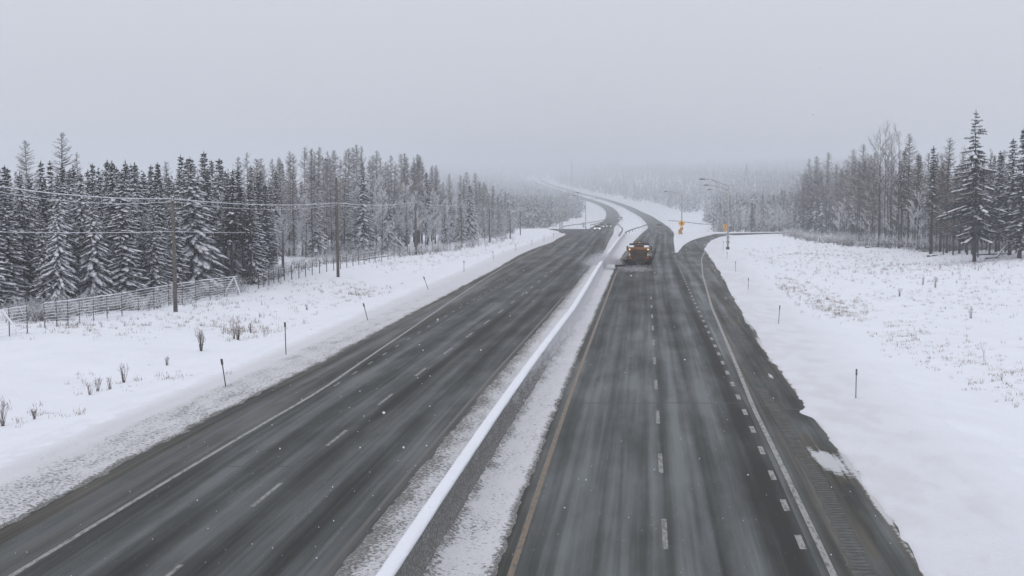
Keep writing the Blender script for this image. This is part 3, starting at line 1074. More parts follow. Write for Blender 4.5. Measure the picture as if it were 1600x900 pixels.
KIND = {
    'spruce': [spruce(100 + i, 12.0, 0.145 + 0.022 * (i % 3), 0.04 + 0.03 * (i % 3), 1.45 + 0.3 * (i % 2), per=7, droop=0.40 + 0.15 * (i % 3), ragged=0.25 + 0.1 * (i % 2), fill=1.15, frost=0.28 + 0.12 * (i % 3)) for i in range(7)],
    'dark': [spruce(200 + i, 13.0, 0.100 + 0.012 * i, 0.10 + 0.05 * i, 0.75, per=7, droop=0.38, ragged=0.3, fill=1.1, frost=0.20) for i in range(4)],
    'spindly': [spruce(300 + i, 12.0, 0.085, 0.40, 0.5, per=5, droop=0.5, ragged=0.4) for i in range(3)],
    'larch': [larch(400 + i, 15.0, 0.120 + 0.012 * i, 0.20 + 0.05 * (i % 3), 0.45 + 0.1 * (i % 2)) for i in range(6)],
    'tamarack': [larch(450 + i, 15.0, 0.125 + 0.012 * i, 0.24 + 0.06 * (i % 3), 0.14, frost=0.10) for i in range(4)],
    'snowbirch': [hardwood(500 + i, 10.0, 0.95, 0.12, 0.44) for i in range(4)],
    'aspen': [hardwood(600 + i, 15.0, 0.14, 0.42, 0.30, twig='twig') for i in range(4)],
    'big': [spruce(701, 18.5, 0.205, 0.18, 0.75, gap=0.58, per=6, droop=0.34, ragged=0.50, fill=1.5, frost=0.15)],
    'small': [spruce(800 + i, 5.0, 0.24, 0.03, 1.1, gap=0.26, per=7, fill=1.2) for i in range(2)],
}
NAMES = {'spruce': 'spruce_tree', 'dark': 'spruce_tree', 'spindly': 'spruce_tree', 'larch': 'larch_tree', 'tamarack': 'larch_tree',
         'snowbirch': 'birch_tree', 'aspen': 'aspen_tree', 'big': 'spruce_tree', 'small': 'spruce_tree'}
TREES = []
def plant(kind, x, y, h, label, group, cat='tree', wide=1.0, rnd=random):
    h0, parts = rnd.choice(KIND[kind])
    z = float(T(x, y)) - 0.12
    e = empty(NAMES[kind], (x, y, z), rnd.uniform(0, 6.283))
    s = h / h0
    e.scale = (s * wide, s * wide, s)
    e.rotation_euler.x = rnd.uniform(-0.025, 0.025)
    e.rotation_euler.y = rnd.uniform(-0.025, 0.025)
    tag(e, label, cat, group)
    for nm, me in parts:
        c = link(nm, me, e)
        if nm != 'trunk':
            c['kind'] = 'stuff'
    e['screen_x'] = screen(x, y, 0)[0]
    TREES.append((x, y))
    return e

def skyline(px, pts):
    return float(np.interp(px, [p[0] for p in pts], [p[1] for p in pts]))
def far_enough(x, y, dmin):
    return all((x - a) ** 2 + (y - b) ** 2 > dmin * dmin for a, b in TREES)
ORD = ['first', 'second', 'third', 'fourth', 'fifth', 'sixth', 'seventh', 'eighth', 'ninth', 'tenth', 'eleventh', 'twelfth', 'thirteenth',
       'fourteenth', 'fifteenth', 'sixteenth', 'seventeenth', 'eighteenth', 'nineteenth', 'twentieth']
def nth(i):
    return ORD[i] if i < len(ORD) else 'twenty-' + ORD[i - 20]

rt = random.Random(5)
# --- left stand behind the wire fence: dense snow-laden spruces
SKY_L = [(-80, 236), (0, 246), (60, 250), (150, 244), (200, 246), (255, 252), (300, 236), (325, 234), (355, 252), (400, 262), (440, 268)]
front = [hit(-70, 487), hit(0, 483), hit(120, 474), hit(250, 462), hit(350, 452), hit(392, 446)]
fx = np.array([p[0] for p in front]); fy = np.array([p[1] for p in front])
n_front = 15
for i in range(n_front):
    t = (i + rt.uniform(-0.2, 0.2)) / (n_front - 1) * (len(front) - 1)
    x, y = float(np.interp(t, range(len(front)), fx)), float(np.interp(t, range(len(front)), fy)) + rt.uniform(0, 2.5)
    sx, _ = screen(x, y, 0)
    low = rt.random() < 0.5
    ty = skyline(sx, SKY_L) + (rt.uniform(40, 80) if low else rt.uniform(5, 45))
    h = max(6.0, top_z(ty, y) - float(T(x, y)))
    k = 'spruce' if sx < 345 else 'spindly'
    plant(k, x, y, h, f'snow-laden spruce, {nth(i)} from the left along the front of the stand behind the wire fence' if k == 'spruce' else
          f'thin bare-stemmed spruce, {nth(i)} from the left along the front of the fenced stand', 'front row of the fenced spruce stand', rnd=rt, wide=rt.uniform(0.95, 1.4))
cnt = 0
for tries in range(4000):
    if cnt >= 78: break
    t = rt.uniform(0, len(front) - 1)
    dpt = 2.5 + 48 * rt.random() ** 1.5
    x = float(np.interp(t, range(len(front)), fx)) + rt.uniform(-1, 1) - 0.02 * dpt
    y = float(np.interp(t, range(len(front)), fy)) + dpt
    sx, _ = screen(x, y, 0)
    if not (-40 < sx < 425) or not far_enough(x, y, 1.7 + dpt * 0.02): continue
    ty = skyline(sx, SKY_L) + (rt.uniform(0, 34) if dpt > 8 else rt.uniform(0, 40))
    h = min(max(7.0, top_z(ty, y) - float(T(x, y))), 17.5)
    k = 'dark' if rt.random() < (0.35 if dpt < 12 else 0.7) else 'spruce'
    plant(k, x, y, h, 'slender snow-dusted spruce deeper inside the stand behind the wire fence', 'spruces inside the fenced stand', rnd=rt)
    cnt += 1
# larches whose bare tops stand above that stand
for (px, ty, lab) in ((42, 217, 'bare larch top left of the tallest larch above the fenced spruces'), (100, 205, 'tallest bare brown larch rising above the left end of the spruces'),
                      (128, 236, 'short bare larch top just right of the tallest larch'), (265, 250, 'bare larch top behind the middle of the fenced spruces'),
                      (372, 243, 'bare larch at the right end of the fenced spruces'), (392, 236, 'pale bare larch where the fenced spruces give way to larches'),
                      (232, 262, 'low larch crown behind the fenced spruces'), (408, 245, 'bare larch just right of the fenced stand')):
    y = rt.uniform(150, 172)
    x = (px - 800) / F_PX * y
    plant('larch', x, y, top_z(ty, y) - float(T(x, y)), lab, 'larches above the fenced stand', rnd=rt, wide=1.25 if ty < 230 else 1.0)
for i, (px, py, h) in enumerate(((206, 461, 7.5), (298, 452, 6.5), (332, 447, 8.2), (362, 445, 7.2), (150, 468, 6.8))):
    x, y, z = hit(px, py)
    plant('snowbirch', x, y + rt.uniform(0.5, 3), h, 'frost-white bare birch ' + ['left of the first pole', 'just right of the first pole', 'behind the small young spruce', 'near the right fence end', 'low among the spruces below the tallest larch'][i] + ', behind the wire fence', 'birches in the fenced stand', rnd=rt, wide=0.9)
# small ones at the front
for (px, py, h, lab) in ((322, 449, 5.6, 'small snow-heaped young spruce near the right end of the wire fence'),
                         (228, 458, 4.6, 'short drooping snowy young spruce behind the middle of the wire fence')):
    x, y, z = hit(px, py)
    plant('small', x, y, h, lab, 'young spruces', rnd=rt)

# --- left wood along the highway: larches over snowy birches
SKY_M = [(360, 246), (400, 240), (430, 243), (465, 226), (500, 226), (540, 221), (575, 222), (610, 238), (640, 228), (665, 248), (690, 258), (720, 262), (745, 266), (765, 282), (785, 290), (802, 302)]
mid = [hit(398, 424), hit(430, 405), hit(480, 403), hit(540, 400), hit(600, 396), hit(660, 387), hit(710, 380), hit(750, 374), hit(780, 369), hit(800, 365)]
mx = np.array([p[0] for p in mid]); my = np.array([p[1] for p in mid])
for k in range(len(my) - 1):          # tree line recedes
    my[k + 1] = max(my[k + 1], my[k] + 4)
cnt = {'larch': 0, 'snowbirch': 0, 'dark': 0, 'spruce': 0}
tot = 0
for tries in range(9000):
    if tot >= 190: break
    t = rt.uniform(0, len(mid) - 1)
    dpt = 0.3 + 55 * rt.random() ** 1.7
    x = float(np.interp(t, range(len(mid)), mx)) - 0.10 * dpt + rt.uniform(-1, 1)
    y = float(np.interp(t, range(len(mid)), my)) + dpt
    sx, _ = screen(x, y, 0)
    if not (372 < sx < 808) or not far_enough(x, y, 1.9 + dpt * 0.02): continue
    q = rt.random()
    east = sx > 670
    if dpt < 9:
        k = 'snowbirch' if q < 0.50 else ('spruce' if q < 0.76 + 0.15 * east else 'larch')
    else:
        k = 'larch' if q < (0.62 if not east else 0.38) else ('snowbirch' if q < 0.72 else 'dark')
    ty = skyline(sx, SKY_M) + (rt.uniform(0, 26) if k in ('larch',) else rt.uniform(14, 62))
    if k == 'snowbirch': ty += 30
    h = min(max(5.0, top_z(ty, y) - float(T(x, y))), 21.0)
    if k == 'snowbirch': h = min(h, 11)
    lab = {'larch': 'bare grey-brown larch in the wood along the left carriageway',
           'snowbirch': 'snow-coated bare birch at the edge of the left wood',
           'dark': 'dark slim spruce among the larches left of the highway',
           'spruce': 'snow-laden spruce on the roadside edge of the left larch wood'}[k]
    plant(k, x, y, h, lab, {'larch': 'larches along the left carriageway', 'snowbirch': 'snowy birches in the left wood',
                            'dark': 'slim spruces in the left larch wood', 'spruce': 'snowy spruces edging the left larch wood'}[k], rnd=rt, wide=0.95)
    tot += 1
x, y, z = hit(441, 418)
plant('snowbirch', x, y, 6.4, 'snow-plastered birch beside the short guy pole in the clearing', None, rnd=rt, wide=0.9)

# --- right: big spruce, companions, aspens and larches along the brow of the bank
def at_px(px, py, kind, ty, lab, group=None, wide=1.0):
    x, y, z = hit(px, py)
    return plant(kind, x, y, top_z(ty, y) - float(T(x, y)), lab, group, rnd=rt, wide=wide)
at_px(1522, 409, 'big', 171, 'tallest ragged spruce standing alone in front of the right wood')
at_px(1578, 398, 'dark', 216, 'dark snow-flecked spruce right of the tallest spruce', None, 1.25)
at_px(1594, 404, 'dark', 199, 'dark narrow spruce at the right edge of the picture', None, 1.25)
at_px(1560, 392, 'spindly', 240, 'thin spruce between the tallest spruce and the right picture edge')
at_px(1455, 396, 'spindly', 228, 'thin ragged spruce left of the tallest spruce', None, 1.1)
for i, (px, py, ty) in enumerate(((1372, 386, 212), (1383, 381, 207), (1392, 384, 205), (1403, 388, 212), (1366, 378, 222))):
    at_px(px, py, 'aspen', ty, f'{["left front", "rear middle", "tallest middle", "right front", "leftmost rear"][i]} stem of the tight tall aspen clump on the right bank', 'aspen clump on the right bank', 0.8)
for i, (px, py, ty) in enumerate(((1417, 386, 208), (1292, 367, 237), (1331, 372, 232), (1263, 363, 247), (1275, 364, 243), (1348, 374, 224), (1478, 396, 214), (1312, 370, 262), (1303, 366, 256), (1500, 396, 235), (1435, 388, 238))):
    at_px(px, py, 'tamarack', ty, f'bare larch edging the right wood, {["tall just right of the aspens", "broad and brown, near the left end", "slim between two gaps", "at the left end", "close to the left end", "left of the aspens", "pale behind the tallest spruce", "low and thin", "low beside the brown one", "half hidden by the tallest spruce", "between aspens and thin spruce"][i]}',
          'larches edging the right wood', 1.15)
SKY_R = [(1238, 280), (1262, 252), (1290, 244), (1330, 242), (1355, 236), (1390, 226), (1430, 234), (1470, 236), (1500, 240), (1560, 232), (1620, 222)]
rf = [hit(1236, 363), hit(1270, 366), hit(1320, 373), hit(1370, 382), hit(1430, 392), hit(1490, 400), hit(1550, 402), hit(1620, 404)]
rx_ = np.array([p[0] for p in rf]); ry_ = np.array([p[1] for p in rf])
tot = 0
for tries in range(9000):
    if tot >= 205: break
    t = rt.uniform(0, len(rf) - 1)
    dpt = 0.5 + 60 * rt.random() ** 1.4
    x = float(np.interp(t, range(len(rf)), rx_)) + 0.25 * dpt + rt.uniform(-1, 1)
    y = float(np.interp(t, range(len(rf)), ry_)) + dpt
    sx, _ = screen(x, y, 0)
    if not (1240 < sx < 1640) or not far_enough(x, y, 1.6): continue
    q = rt.random()
    k = 'tamarack' if q < 0.50 else 'aspen' if q < 0.76 else 'snowbirch' if q < 0.84 else 'spindly' if q < 0.93 else 'dark'
    ty = skyline(sx, SKY_R) + rt.uniform(0, 58)
    h = min(max(5.0, top_z(ty, y) - float(T(x, y))), 19.0)
    if k == 'snowbirch': h = min(h, 9)
    lab = {'tamarack': 'bare larch deep in the right wood', 'aspen': 'grey leafless aspen deep in the right wood', 'snowbirch': 'low snow-coated birch deep in the right wood',
           'spindly': 'thin half-bare spruce deep in the right wood', 'dark': 'dark spruce deep in the right wood'}[k]
    plant(k, x, y, h, lab, lab.replace('deep in', 'inside'), rnd=rt)
    tot += 1
# stand beyond the exit ramp
tot = 0
for tries in range(6000):
    if tot >= 70: break
    y = rt.uniform(430, 520) if rt.random() < 0.8 else rt.uniform(520, 600)
    sx = rt.uniform(1116, 1262)
    x = (sx - 800) / F_PX * y
    if pave_dist(np.array(x), np.array(y)) < 7 or not far_enough(x, y, 2.4): continue
    k = rt.choice(('dark', 'spruce', 'spruce', 'larch', 'snowbirch'))
    ty = float(np.interp(sx, [1110, 1135, 1165, 1200, 1235, 1262], [330, 312, 304, 297, 286, 276])) + rt.uniform(0, 28)
    h = min(max(5.0, top_z(ty, y) - float(T(x, y))), 16)
    if k == 'snowbirch': h = min(h, 8)
    lab = {'dark': 'dark spruce in the stand beyond the exit ramp', 'spruce': 'snowy spruce in the stand beyond the exit ramp',
           'larch': 'bare larch in the stand beyond the exit ramp', 'snowbirch': 'snow-coated birch in the stand beyond the exit ramp'}[k]
    plant(k, x, y, h, lab, lab.replace('in the stand', 'of the stand'), rnd=rt)
    tot += 1

# labels that single each tree out: a landmark, then the place along it
def where(kind, sx, lab):
    if 'fenced stand' in lab or 'behind the wire fence' in lab or 'inside the stand' in lab:
        segs = [(60, 'at the left picture edge'), (165, 'below the tallest larch'), (274, 'left of the first pole'), (345, 'right of the first pole'), (9999, 'by the right fence end')]
    elif 'left' in lab:
        segs = [(430, 'beside the fenced stand'), (490, 'above the clearing'), (528, 'left of the second pole'), (580, 'right of the second pole'), (650, 'left of the third pole'),
                (721, 'left of the fourth pole'), (765, 'left of the fifth pole'), (9999, 'past the fifth pole')]
    elif 'ramp' in lab:
        segs = [(1160, 'near the ramp lamp'), (1200, 'above the ramp bend'), (9999, 'at its right end')]
    else:
        segs = [(1300, 'near its left end'), (1362, 'left of the aspen clump'), (1412, 'behind the aspen clump'), (1490, 'left of the tallest spruce'), (1550, 'behind the tallest spruce'), (9999, 'right of the tallest spruce')]
    return next(t for lim, t in segs if sx < lim)
clusters = {}
for o in list(COL.objects):
    if 'screen_x' in o and 'group' in o and o['group'].startswith(('spruces inside', 'larches along', 'snowy birches', 'slim spruces', 'snowy spruces edging')) or ('screen_x' in o and ('right wood' in o['label'] and 'deep' in o['label'] or 'beyond the exit ramp' in o['label'])):
        key = (o['label'], where('', o['screen_x'], o['label']))
        clusters.setdefault(key, []).append(o)
SHORT = {'slender snow-dusted spruce deeper inside the stand behind the wire fence': 'slender spruce inside the fenced stand',
         'bare grey-brown larch in the wood along the left carriageway': 'bare larch in the left wood',
         'snow-coated bare birch at the edge of the left wood': 'snow-coated birch in the left wood',
         'dark slim spruce among the larches left of the highway': 'dark slim spruce in the left wood',
         'snow-laden spruce on the roadside edge of the left larch wood': 'snow-laden spruce edging the left larch wood'}
for (lab, seg), os_ in clusters.items():
    os_.sort(key=lambda o: o['screen_x'])
    base = SHORT.get(lab, lab).replace('deep in', 'in').replace('in the stand beyond', 'beyond')
    for i, o in enumerate(os_):
        o['label'] = f'{base}, {seg}' + (f', {nth(i)} from the left' if len(os_) > 1 else '')
for o in COL.objects:
    if 'screen_x' in o:
        del o['screen_x']

# ------------------------------------------------------------------ far woods (one mass each)
def lite_tree(seed, branches=90, w=0.035, snow=0.45):
    """small conifer of single drooping branch blades"""
    r = random.Random(seed)
    V, Fc, MI = [], [], []
    for i in range(branches):
        z = 0.06 + 0.92 * (i + r.random()) / branches
        R = 0.155 * (1 - z) ** 0.8 * r.uniform(0.7, 1.25) + 0.012
        a = r.uniform(0, 6.283)
        ww = w * (0.35 + 0.9 * (1 - z))
        dx, dy = math.cos(a), math.sin(a)
        n = len(V)
        V += [(dx * 0.01, dy * 0.01, z + ww * 0.9), (dx * R * 0.75 - dy * ww, dy * R * 0.75 + dx * ww, z - R * 0.25),
              (dx * R, dy * R, z - R * 0.45), (dx * R * 0.75 + dy * ww, dy * R * 0.75 - dx * ww, z - R * 0.25)]
        mi = 1 if r.random() < snow else 0
        Fc += [(n, n + 1, n + 2), (n, n + 2, n + 3)]
        MI += [mi, mi]
    n = len(V)
    V += [(-0.012, 0, 0), (0.012, 0, 0), (0, 0, 1.0), (0, -0.012, 0), (0, 0.012, 0)]
    Fc += [(n, n + 1, n + 2), (n + 3, n + 4, n + 2)]
    MI += [0, 0]
    return np.array(V), np.array(Fc), np.array(MI)
def lite_bare(seed, n=46):
    r = random.Random(seed)
    V, Fc, MI = [], [], []
    def blade(a, b, w, mi):
        k = len(V)
        V.extend([(a[0] - w, a[1], a[2]), (a[0] + w, a[1], a[2]), (b[0], b[1], b[2])])
        Fc.append((k, k + 1, k + 2)); MI.append(mi)
        k = len(V)
        V.extend([(a[0], a[1] - w, a[2]), (a[0], a[1] + w, a[2]), (b[0], b[1], b[2])])
        Fc.append((k, k + 1, k + 2)); MI.append(mi)
    blade((0, 0, 0), (0, 0, 1), 0.007, 0)
    for i in range(n):
        z = r.uniform(0.2, 0.97)
        a = r.uniform(0, 6.28)
        L = 0.17 * (1.05 - z) * r.uniform(0.5, 1.2) + 0.02
        blade((0, 0, z), (math.cos(a) * L, math.sin(a) * L, z + r.uniform(-0.02, 0.07)), 0.006, 1 if r.random() < 0.35 else 0)
    return np.array(V), np.array(Fc), np.array(MI)

def forest(name, pts, templates, hmin, hmax, label, seed):
    rg = np.random.default_rng(seed)
    Vs, Fs, Ms, nb = [], [], [], 0
    ti = rg.integers(0, len(templates), len(pts))
    for k, (V, Fc, MI) in enumerate(templates):
        P = pts[ti == k]
        if len(P) == 0: continue
        h = rg.uniform(hmin, hmax, len(P))
        a = rg.uniform(0, 6.283, len(P))
        w = h * rg.uniform(0.8, 1.25, len(P))
        X = P[:, 0, None] + (V[None, :, 0] * np.cos(a)[:, None] - V[None, :, 1] * np.sin(a)[:, None]) * w[:, None]
        Y = P[:, 1, None] + (V[None, :, 0] * np.sin(a)[:, None] + V[None, :, 1] * np.cos(a)[:, None]) * w[:, None]
        Z = T(P[:, 0], P[:, 1])[:, None] - 0.3 + V[None, :, 2] * h[:, None]
        Vs.append(np.stack([X, Y, Z], -1).reshape(-1, 3))
        n = len(P)
        Fs.append((Fc[None] + (np.arange(n) * len(V))[:, None, None] + nb).reshape(-1, 3))
        Ms.append(np.tile(MI, n))
        nb += n * len(V)
    me = np_mesh(name, np.concatenate(Vs), np.concatenate(Fs), [M['far_dark'], M['far_snow']], mi=np.concatenate(Ms), smooth=False)
    o = link(name, me)
    tag(o, label, 'forest', kind='stuff')
    return o
def scatter(n, y0, y1, x_of, seed, lm, rm, power=1.0):
    rg = np.random.default_rng(seed)
    Y = (y0 ** power + (y1 ** power - y0 ** power) * rg.random(n)) ** (1 / power)
    X = x_of(Y, rg.random(n))
    d_l = at(CL, np.minimum(Y, 3500)) - X
    d_r = X - at(CR, np.minimum(Y, 3500))
    wob = (fbm(X * 0.02, Y * 0.012, seed) - 0.5)
    ok = (d_l > lm(Y) + wob * 22) | (d_r > rm(Y) + wob * 36)
    ok &= np.where(Y < 470, pave_dist(X, Y) > 14, True)
    return np.stack([X[ok], Y[ok]], -1)
TA = [lite_tree(i, 58, 0.040, 0.55) for i in range(6)] + [lite_bare(20 + i, 44) for i in range(4)]
TBs = [lite_tree(40 + i, 12, 0.075, 0.5) for i in range(5)] + [lite_bare(60 + i, 10) for i in range(2)]
TC = [lite_tree(80 + i, 4, 0.16) for i in range(3)]
near_pts = []
# behind the left wood and in the valley to its right
P1 = scatter(1700, 250, 640, lambda Y, u: -0.40 * Y + (at(CL, Y) - 6 + 0.40 * Y) * u, 1, lambda Y: 30 + 26 * (1 - sstep(400, 560, Y)), lambda Y: 1e9)
sxp = 800 + F_PX * P1[:, 0] / P1[:, 1]
P1 = P1[(sxp < 792) | (P1[:, 1] > 500)]
P2 = scatter(2600, 600, 1150, lambda Y, u: -0.10 * Y + (at(CL, Y) + 0.10 * Y) * u, 2, lambda Y: 26 + 0 * Y, lambda Y: 1e9)
forest('distant_forest', np.concatenate([P1, P2]), TA, 10, 16, 'misty snowy wood filling the valley left of the far highway', 3)
P3 = scatter(3200, 560, 1250, lambda Y, u: at(CR, Y) + (0.27 * Y - at(CR, Y)) * u, 4, lambda Y: 1e9, lambda Y: 24 + 42 * sstep(820, 1100, Y))
sxp = 800 + F_PX * P3[:, 0] / P3[:, 1]
P3b = scatter(900, 380, 560, lambda Y, u: (0.20 + 0.22 * u) * Y, 14, lambda Y: 1e9, lambda Y: 34 + 0 * Y)
P3b = P3b[P3b[:, 0] > np.interp(P3b[:, 1], ry_[::-1] + 40, rx_[::-1])]
P3c = scatter(700, 225, 400, lambda Y, u: (0.20 + 0.20 * u) * Y, 15, lambda Y: 1e9, lambda Y: 30 + 0 * Y)
P3c = P3c[P3c[:, 0] > np.interp(P3c[:, 1], ry_[::-1] + 14, rx_[::-1]) + 6]
forest('background_wood', P3c, [lite_bare(90 + i, 80) for i in range(5)], 7, 13, 'pale thicket of thin bare trees behind the right wood', 17)
forest('distant_forest', np.concatenate([P3, P3b]), TA, 10, 16, 'misty snowy wood right of the far highway behind the exit ramp', 5)
P4 = scatter(15200, 1150, 3600, lambda Y, u: (-0.08 + 0.34 * u) * Y, 6, lambda Y: 24 + 0 * Y, lambda Y: 42 - 16 * sstep(1300, 1800, Y), 1.0)
forest('distant_forest', P4, TBs, 11, 17, 'hazy forest covering the hills around the far bends of the highway', 7)
P5 = scatter(6000, 3500, 9000, lambda Y, u: (-0.10 + 0.38 * u) * Y, 8, lambda Y: -1e9 + 0 * Y, lambda Y: -1e9 + 0 * Y, 1.0)
forest('distant_forest', P5, TC, 14, 24, 'faint forested ridge on the horizon lost in snowfall', 9)

# ------------------------------------------------------------------ utility poles and cables, left
POLES = [(274, 487, 307, 'first wooden utility pole from the left, beside the wire fence'),
         (528, 433, 277, 'tall wooden utility pole second from the left, in front of the clearing'),
         (650, 398, 314, 'third wooden utility pole from the left, at the larch wood'),
         (721, 386, 318, 'fourth wooden utility pole from the left along the wood'),
         (765, 379, 323, 'fifth wooden utility pole from the left along the wood'),
         (797, 373, 326, 'sixth utility pole from the left near the end of the wood'),
         (813, 368, 327, 'farthest utility pole past the end of the left wood')]
heads = []
for i, (px, py, ty, lab) in enumerate(POLES):
    x, y, z = hit(px, py)
    h = top_z(ty, y) - z
    e = empty('utility_pole', (x, y, z), 0.0)
    tag(e, lab, 'utility pole', 'utility poles along the left wood')
    b = MB()
    b.tube([(0.02, 0, -0.3), (0.0, 0, h * 0.5), (-0.04, 0, h)], [0.17, 0.145, 0.11], 10)
    b.build('pole_shaft', M['pole_wood'], e, smooth=True)
    ah = h - 0.25 if i != 1 else top_z(318, y) - z
    heads.append((x, y, z + ah))
    b = MB()
    b.box((0, -0.16, ah), (0.12, 0.10, 0.14))
    b.tube([(0, -0.16, ah + 0.07), (0, -0.16, ah + 0.2)], 0.05, 8)
    b.build('insulator', M['steel'], e)
    b = MB()
    b.box((0.0, 0, h + 0.03), (0.19, 0.19, 0.07), taper=0.6)
    b.build('snow_cap', M['tree_snow'], e)
    if i == 0:
        b = MB()
        for s in (-1, 1):
            b.tube([(0, 0, ah - 0.02), (0.35 * s, 0, ah - 0.20), (0.55 * s, 0, ah - 0.05)], 0.025, 5)
        b.build('bracket', M['steel'], e)
x, y, z = hit(443, 431)
hg = top_z(360, y) - z
e = empty('guy_pole', (x, y, z))
tag(e, 'short thin wooden pole where the lower cable ends, by the snowy birch', 'utility pole')
b = MB(); b.tube([(0, 0, -0.3), (0, 0, hg)], [0.12, 0.09], 8); b.build('pole_shaft', M['pole_wood'], e, smooth=True)
b = MB(); b.tube([(0, -0.1, hg - 0.15), (0, 0.1, hg - 0.15)], 0.05, 6); b.build('cable_clamp', M['steel'], e)
guy_head = (x, y, z + hg - 0.12)

def cable(name, pts, sag, r, mat, label, group):
    b = MB()
    ps = []
    for (a, c) in zip(pts[:-1], pts[1:]):
        for k in range(14):
            t = k / 14
            p = Vector(a).lerp(Vector(c), t)
            p.z -= sag * 4 * t * (1 - t)
            ps.append(p)
    ps.append(Vector(pts[-1]))
    b.tube(ps, r, 5)
    o = b.build(name, mat, smooth=True)
    tag(o, label, 'cable', group)
    return o
p0 = heads[0]
yl = 92.0
leftend = lambda py, y: ((-40 - 800) / F_PX * y, y, top_z(py, y))
o = cable('overhead_cable', [leftend(284, 96)] + [(a, b_, c + 0.1) for a, b_, c in heads], 0.35, 0.032, M['tree_snow'], 'thick snow-coated upper overhead cable strung along the left poles', 'overhead cables')
o = cable('overhead_cable', [leftend(291, 96)] + [(a, b_, c - 0.12) for a, b_, c in heads], 0.55, 0.015, M['tree_snow'], 'thin frosted overhead cable just below the upper one', 'overhead cables')
o = cable('overhead_cable', [leftend(361, 100), (p0[0], p0[1] - 0.2, top_z(361, p0[1])), guy_head], 0.10, 0.018, M['tree_snow'], 'lower frosted cable crossing in front of the fenced spruces', 'overhead cables')

# ------------------------------------------------------------------ wire fences, left
def fence(top_pts, h_px, n_post, rows, label, wire_r, post_r, name='wire_fence', gap=None, brace_at=()):
    """top_pts: photo positions of the top wire; ground found under them"""
    base = [hit(px, py + hp) for (px, py), hp in zip(top_pts, h_px)]
    bx = np.array([p[0] for p in base]); by = np.array([p[1] for p in base])
    tz = np.array([top_z(py, p[1]) for (px, py), p in zip(top_pts, base)])
    e = empty(name, base[0])
    tag(e, label, 'fence')
    L = Vector(base[0])
    n = len(base) - 1
    def P(t, s):
        x, y = float(np.interp(t, range(n + 1), bx)), float(np.interp(t, range(n + 1), by))
        zt = float(np.interp(t, range(n + 1), tz))
        zb = float(T(x, y))
        return Vector((x, y, zb + (zt - zb) * s)) - L
    for k in range(n_post):
        t = k / (n_post - 1) * n
        b = MB()
        j = random.uniform(-0.03, 0.03)
        b.tube([P(t, -0.08), P(t, 1.0 + random.uniform(-0.01, 0.05)) + Vector((j, 0, 0))], post_r, 6)
        b.build('post', M['pole_wood'], e)
    for r_ in range(rows):
        s = (r_ + 0.6) / rows if rows > 1 else 1.0
        b = MB()
        m = n_post * 3
        pts = []
        for k in range(m + 1):
            t = k / m * n
            p = P(t, min(s, 1.0))
            p.z += random.uniform(-0.018, 0.018)
            p.y -= 0.05
            pts.append(p)
        rad = [wire_r * (1.0 if r_ < rows - 1 else 1.9) * random.uniform(0.45, 1.3) for _ in pts]
        b.tube(pts, rad, 4)
        b.build('wire', M['tree_snow'] , e)
    for t, dx in brace_at:
        b = MB()
        a, c = P(t, 0.95), P(t, 0.0) + Vector((dx, -0.9, 0))
        b.tube([a, c], 0.06, 6)
        b.build('brace', M['tree_snow'], e)
    return e
fence([(-30, 485), (0, 482), (43, 476)], [50, 48, 44], 4, 9, 'snow-lined wire fence section at the left edge with a slanted brace', 0.025, 0.038, brace_at=((1.1, 1.6),))
fence([(70, 472), (120, 466), (180, 458), (250, 446), (310, 437), (372, 430)], [40, 40, 39, 37, 34, 31], 15, 9,
      'long snow-lined wire fence in front of the spruce stand', 0.025, 0.036, brace_at=((4.9, -0.9), (4.9, 0.8)))
fence([(404, 427), (440, 418), (490, 408), (540, 399), (580, 392), (625, 386)], [24, 22, 21, 20, 18, 16], 24, 5,
      'thin post and wire fence crossing the snowy clearing', 0.010, 0.05)
fence([(640, 386), (690, 380), (740, 373), (790, 364)], [13, 12, 10, 9], 18, 4, 'far frosted wire fence running along the left larch wood', 0.012, 0.05)

# ------------------------------------------------------------------ marker stakes
def stake(px, py, tx, ty, label, group, grey=False, plate=False):
    x, y, z = hit(px, py)
    zt = top_z(ty, y)
    h = zt - z
    dx = (tx - px) / px_m(y)
    e = empty('marker_stake', (x, y, z))
    tag(e, label, 'marker stake', group)
    mat = M['stake_grey' if grey else 'stake']
    b = MB()
    b.tube([(-0.1 * dx / max(h, .1), 0, -0.12), (dx, 0, h)], 0.022 if grey else 0.026, 6)
    b.build('post', mat, e)
    b = MB()
    d = Vector((dx, 0, h)).normalized()
    c = Vector((dx, -0.025, h)) - d * 0.13
    b.box(c, (0.10 if plate else 0.075, 0.02, 0.26), Matrix.Rotation(math.atan2(dx, h), 3, 'Y'))
    b.build('reflector_plate', M['stake'] if not grey else M['stake_grey'], e)
    b = MB()
    b.lump_done = True
    v = []
    for k in range(7):
        a = k * 6.283 / 7
        v.append((0.16 * math.cos(a), 0.16 * math.sin(a), -0.03))
    b.add([(0, 0, 0.06)] + v, [(0, 1 + k, 1 + (k + 1) % 7) for k in range(7)])
    b.build('snow_collar', M['snow_plain'], e, smooth=True)
LS = [(354, 612, 347, 562), (447, 558, 446, 504), (576, 505, 568, 474), (670, 455, 662, 432), (725, 427, 725, 407), (771, 407, 770, 392),
      (806, 394, 806, 381), (831, 385, 831, 374), (850, 379, 850, 368), (865, 374, 865, 364)]
for i, s in enumerate(LS):
    stake(*s, f'{nth(i)} roadside marker stake from the near end of the left verge' + (', leaning left' if s[0] - s[2] > 4 else ', upright'), 'marker stakes on the left verge', plate=True)
RS = [(1337, 630, 1337, 578), (1216, 511, 1218, 477), (1169, 457, 1169, 434), (1149, 428, 1149, 408), (1136, 408, 1136, 393), (1130, 393, 1130, 376)]
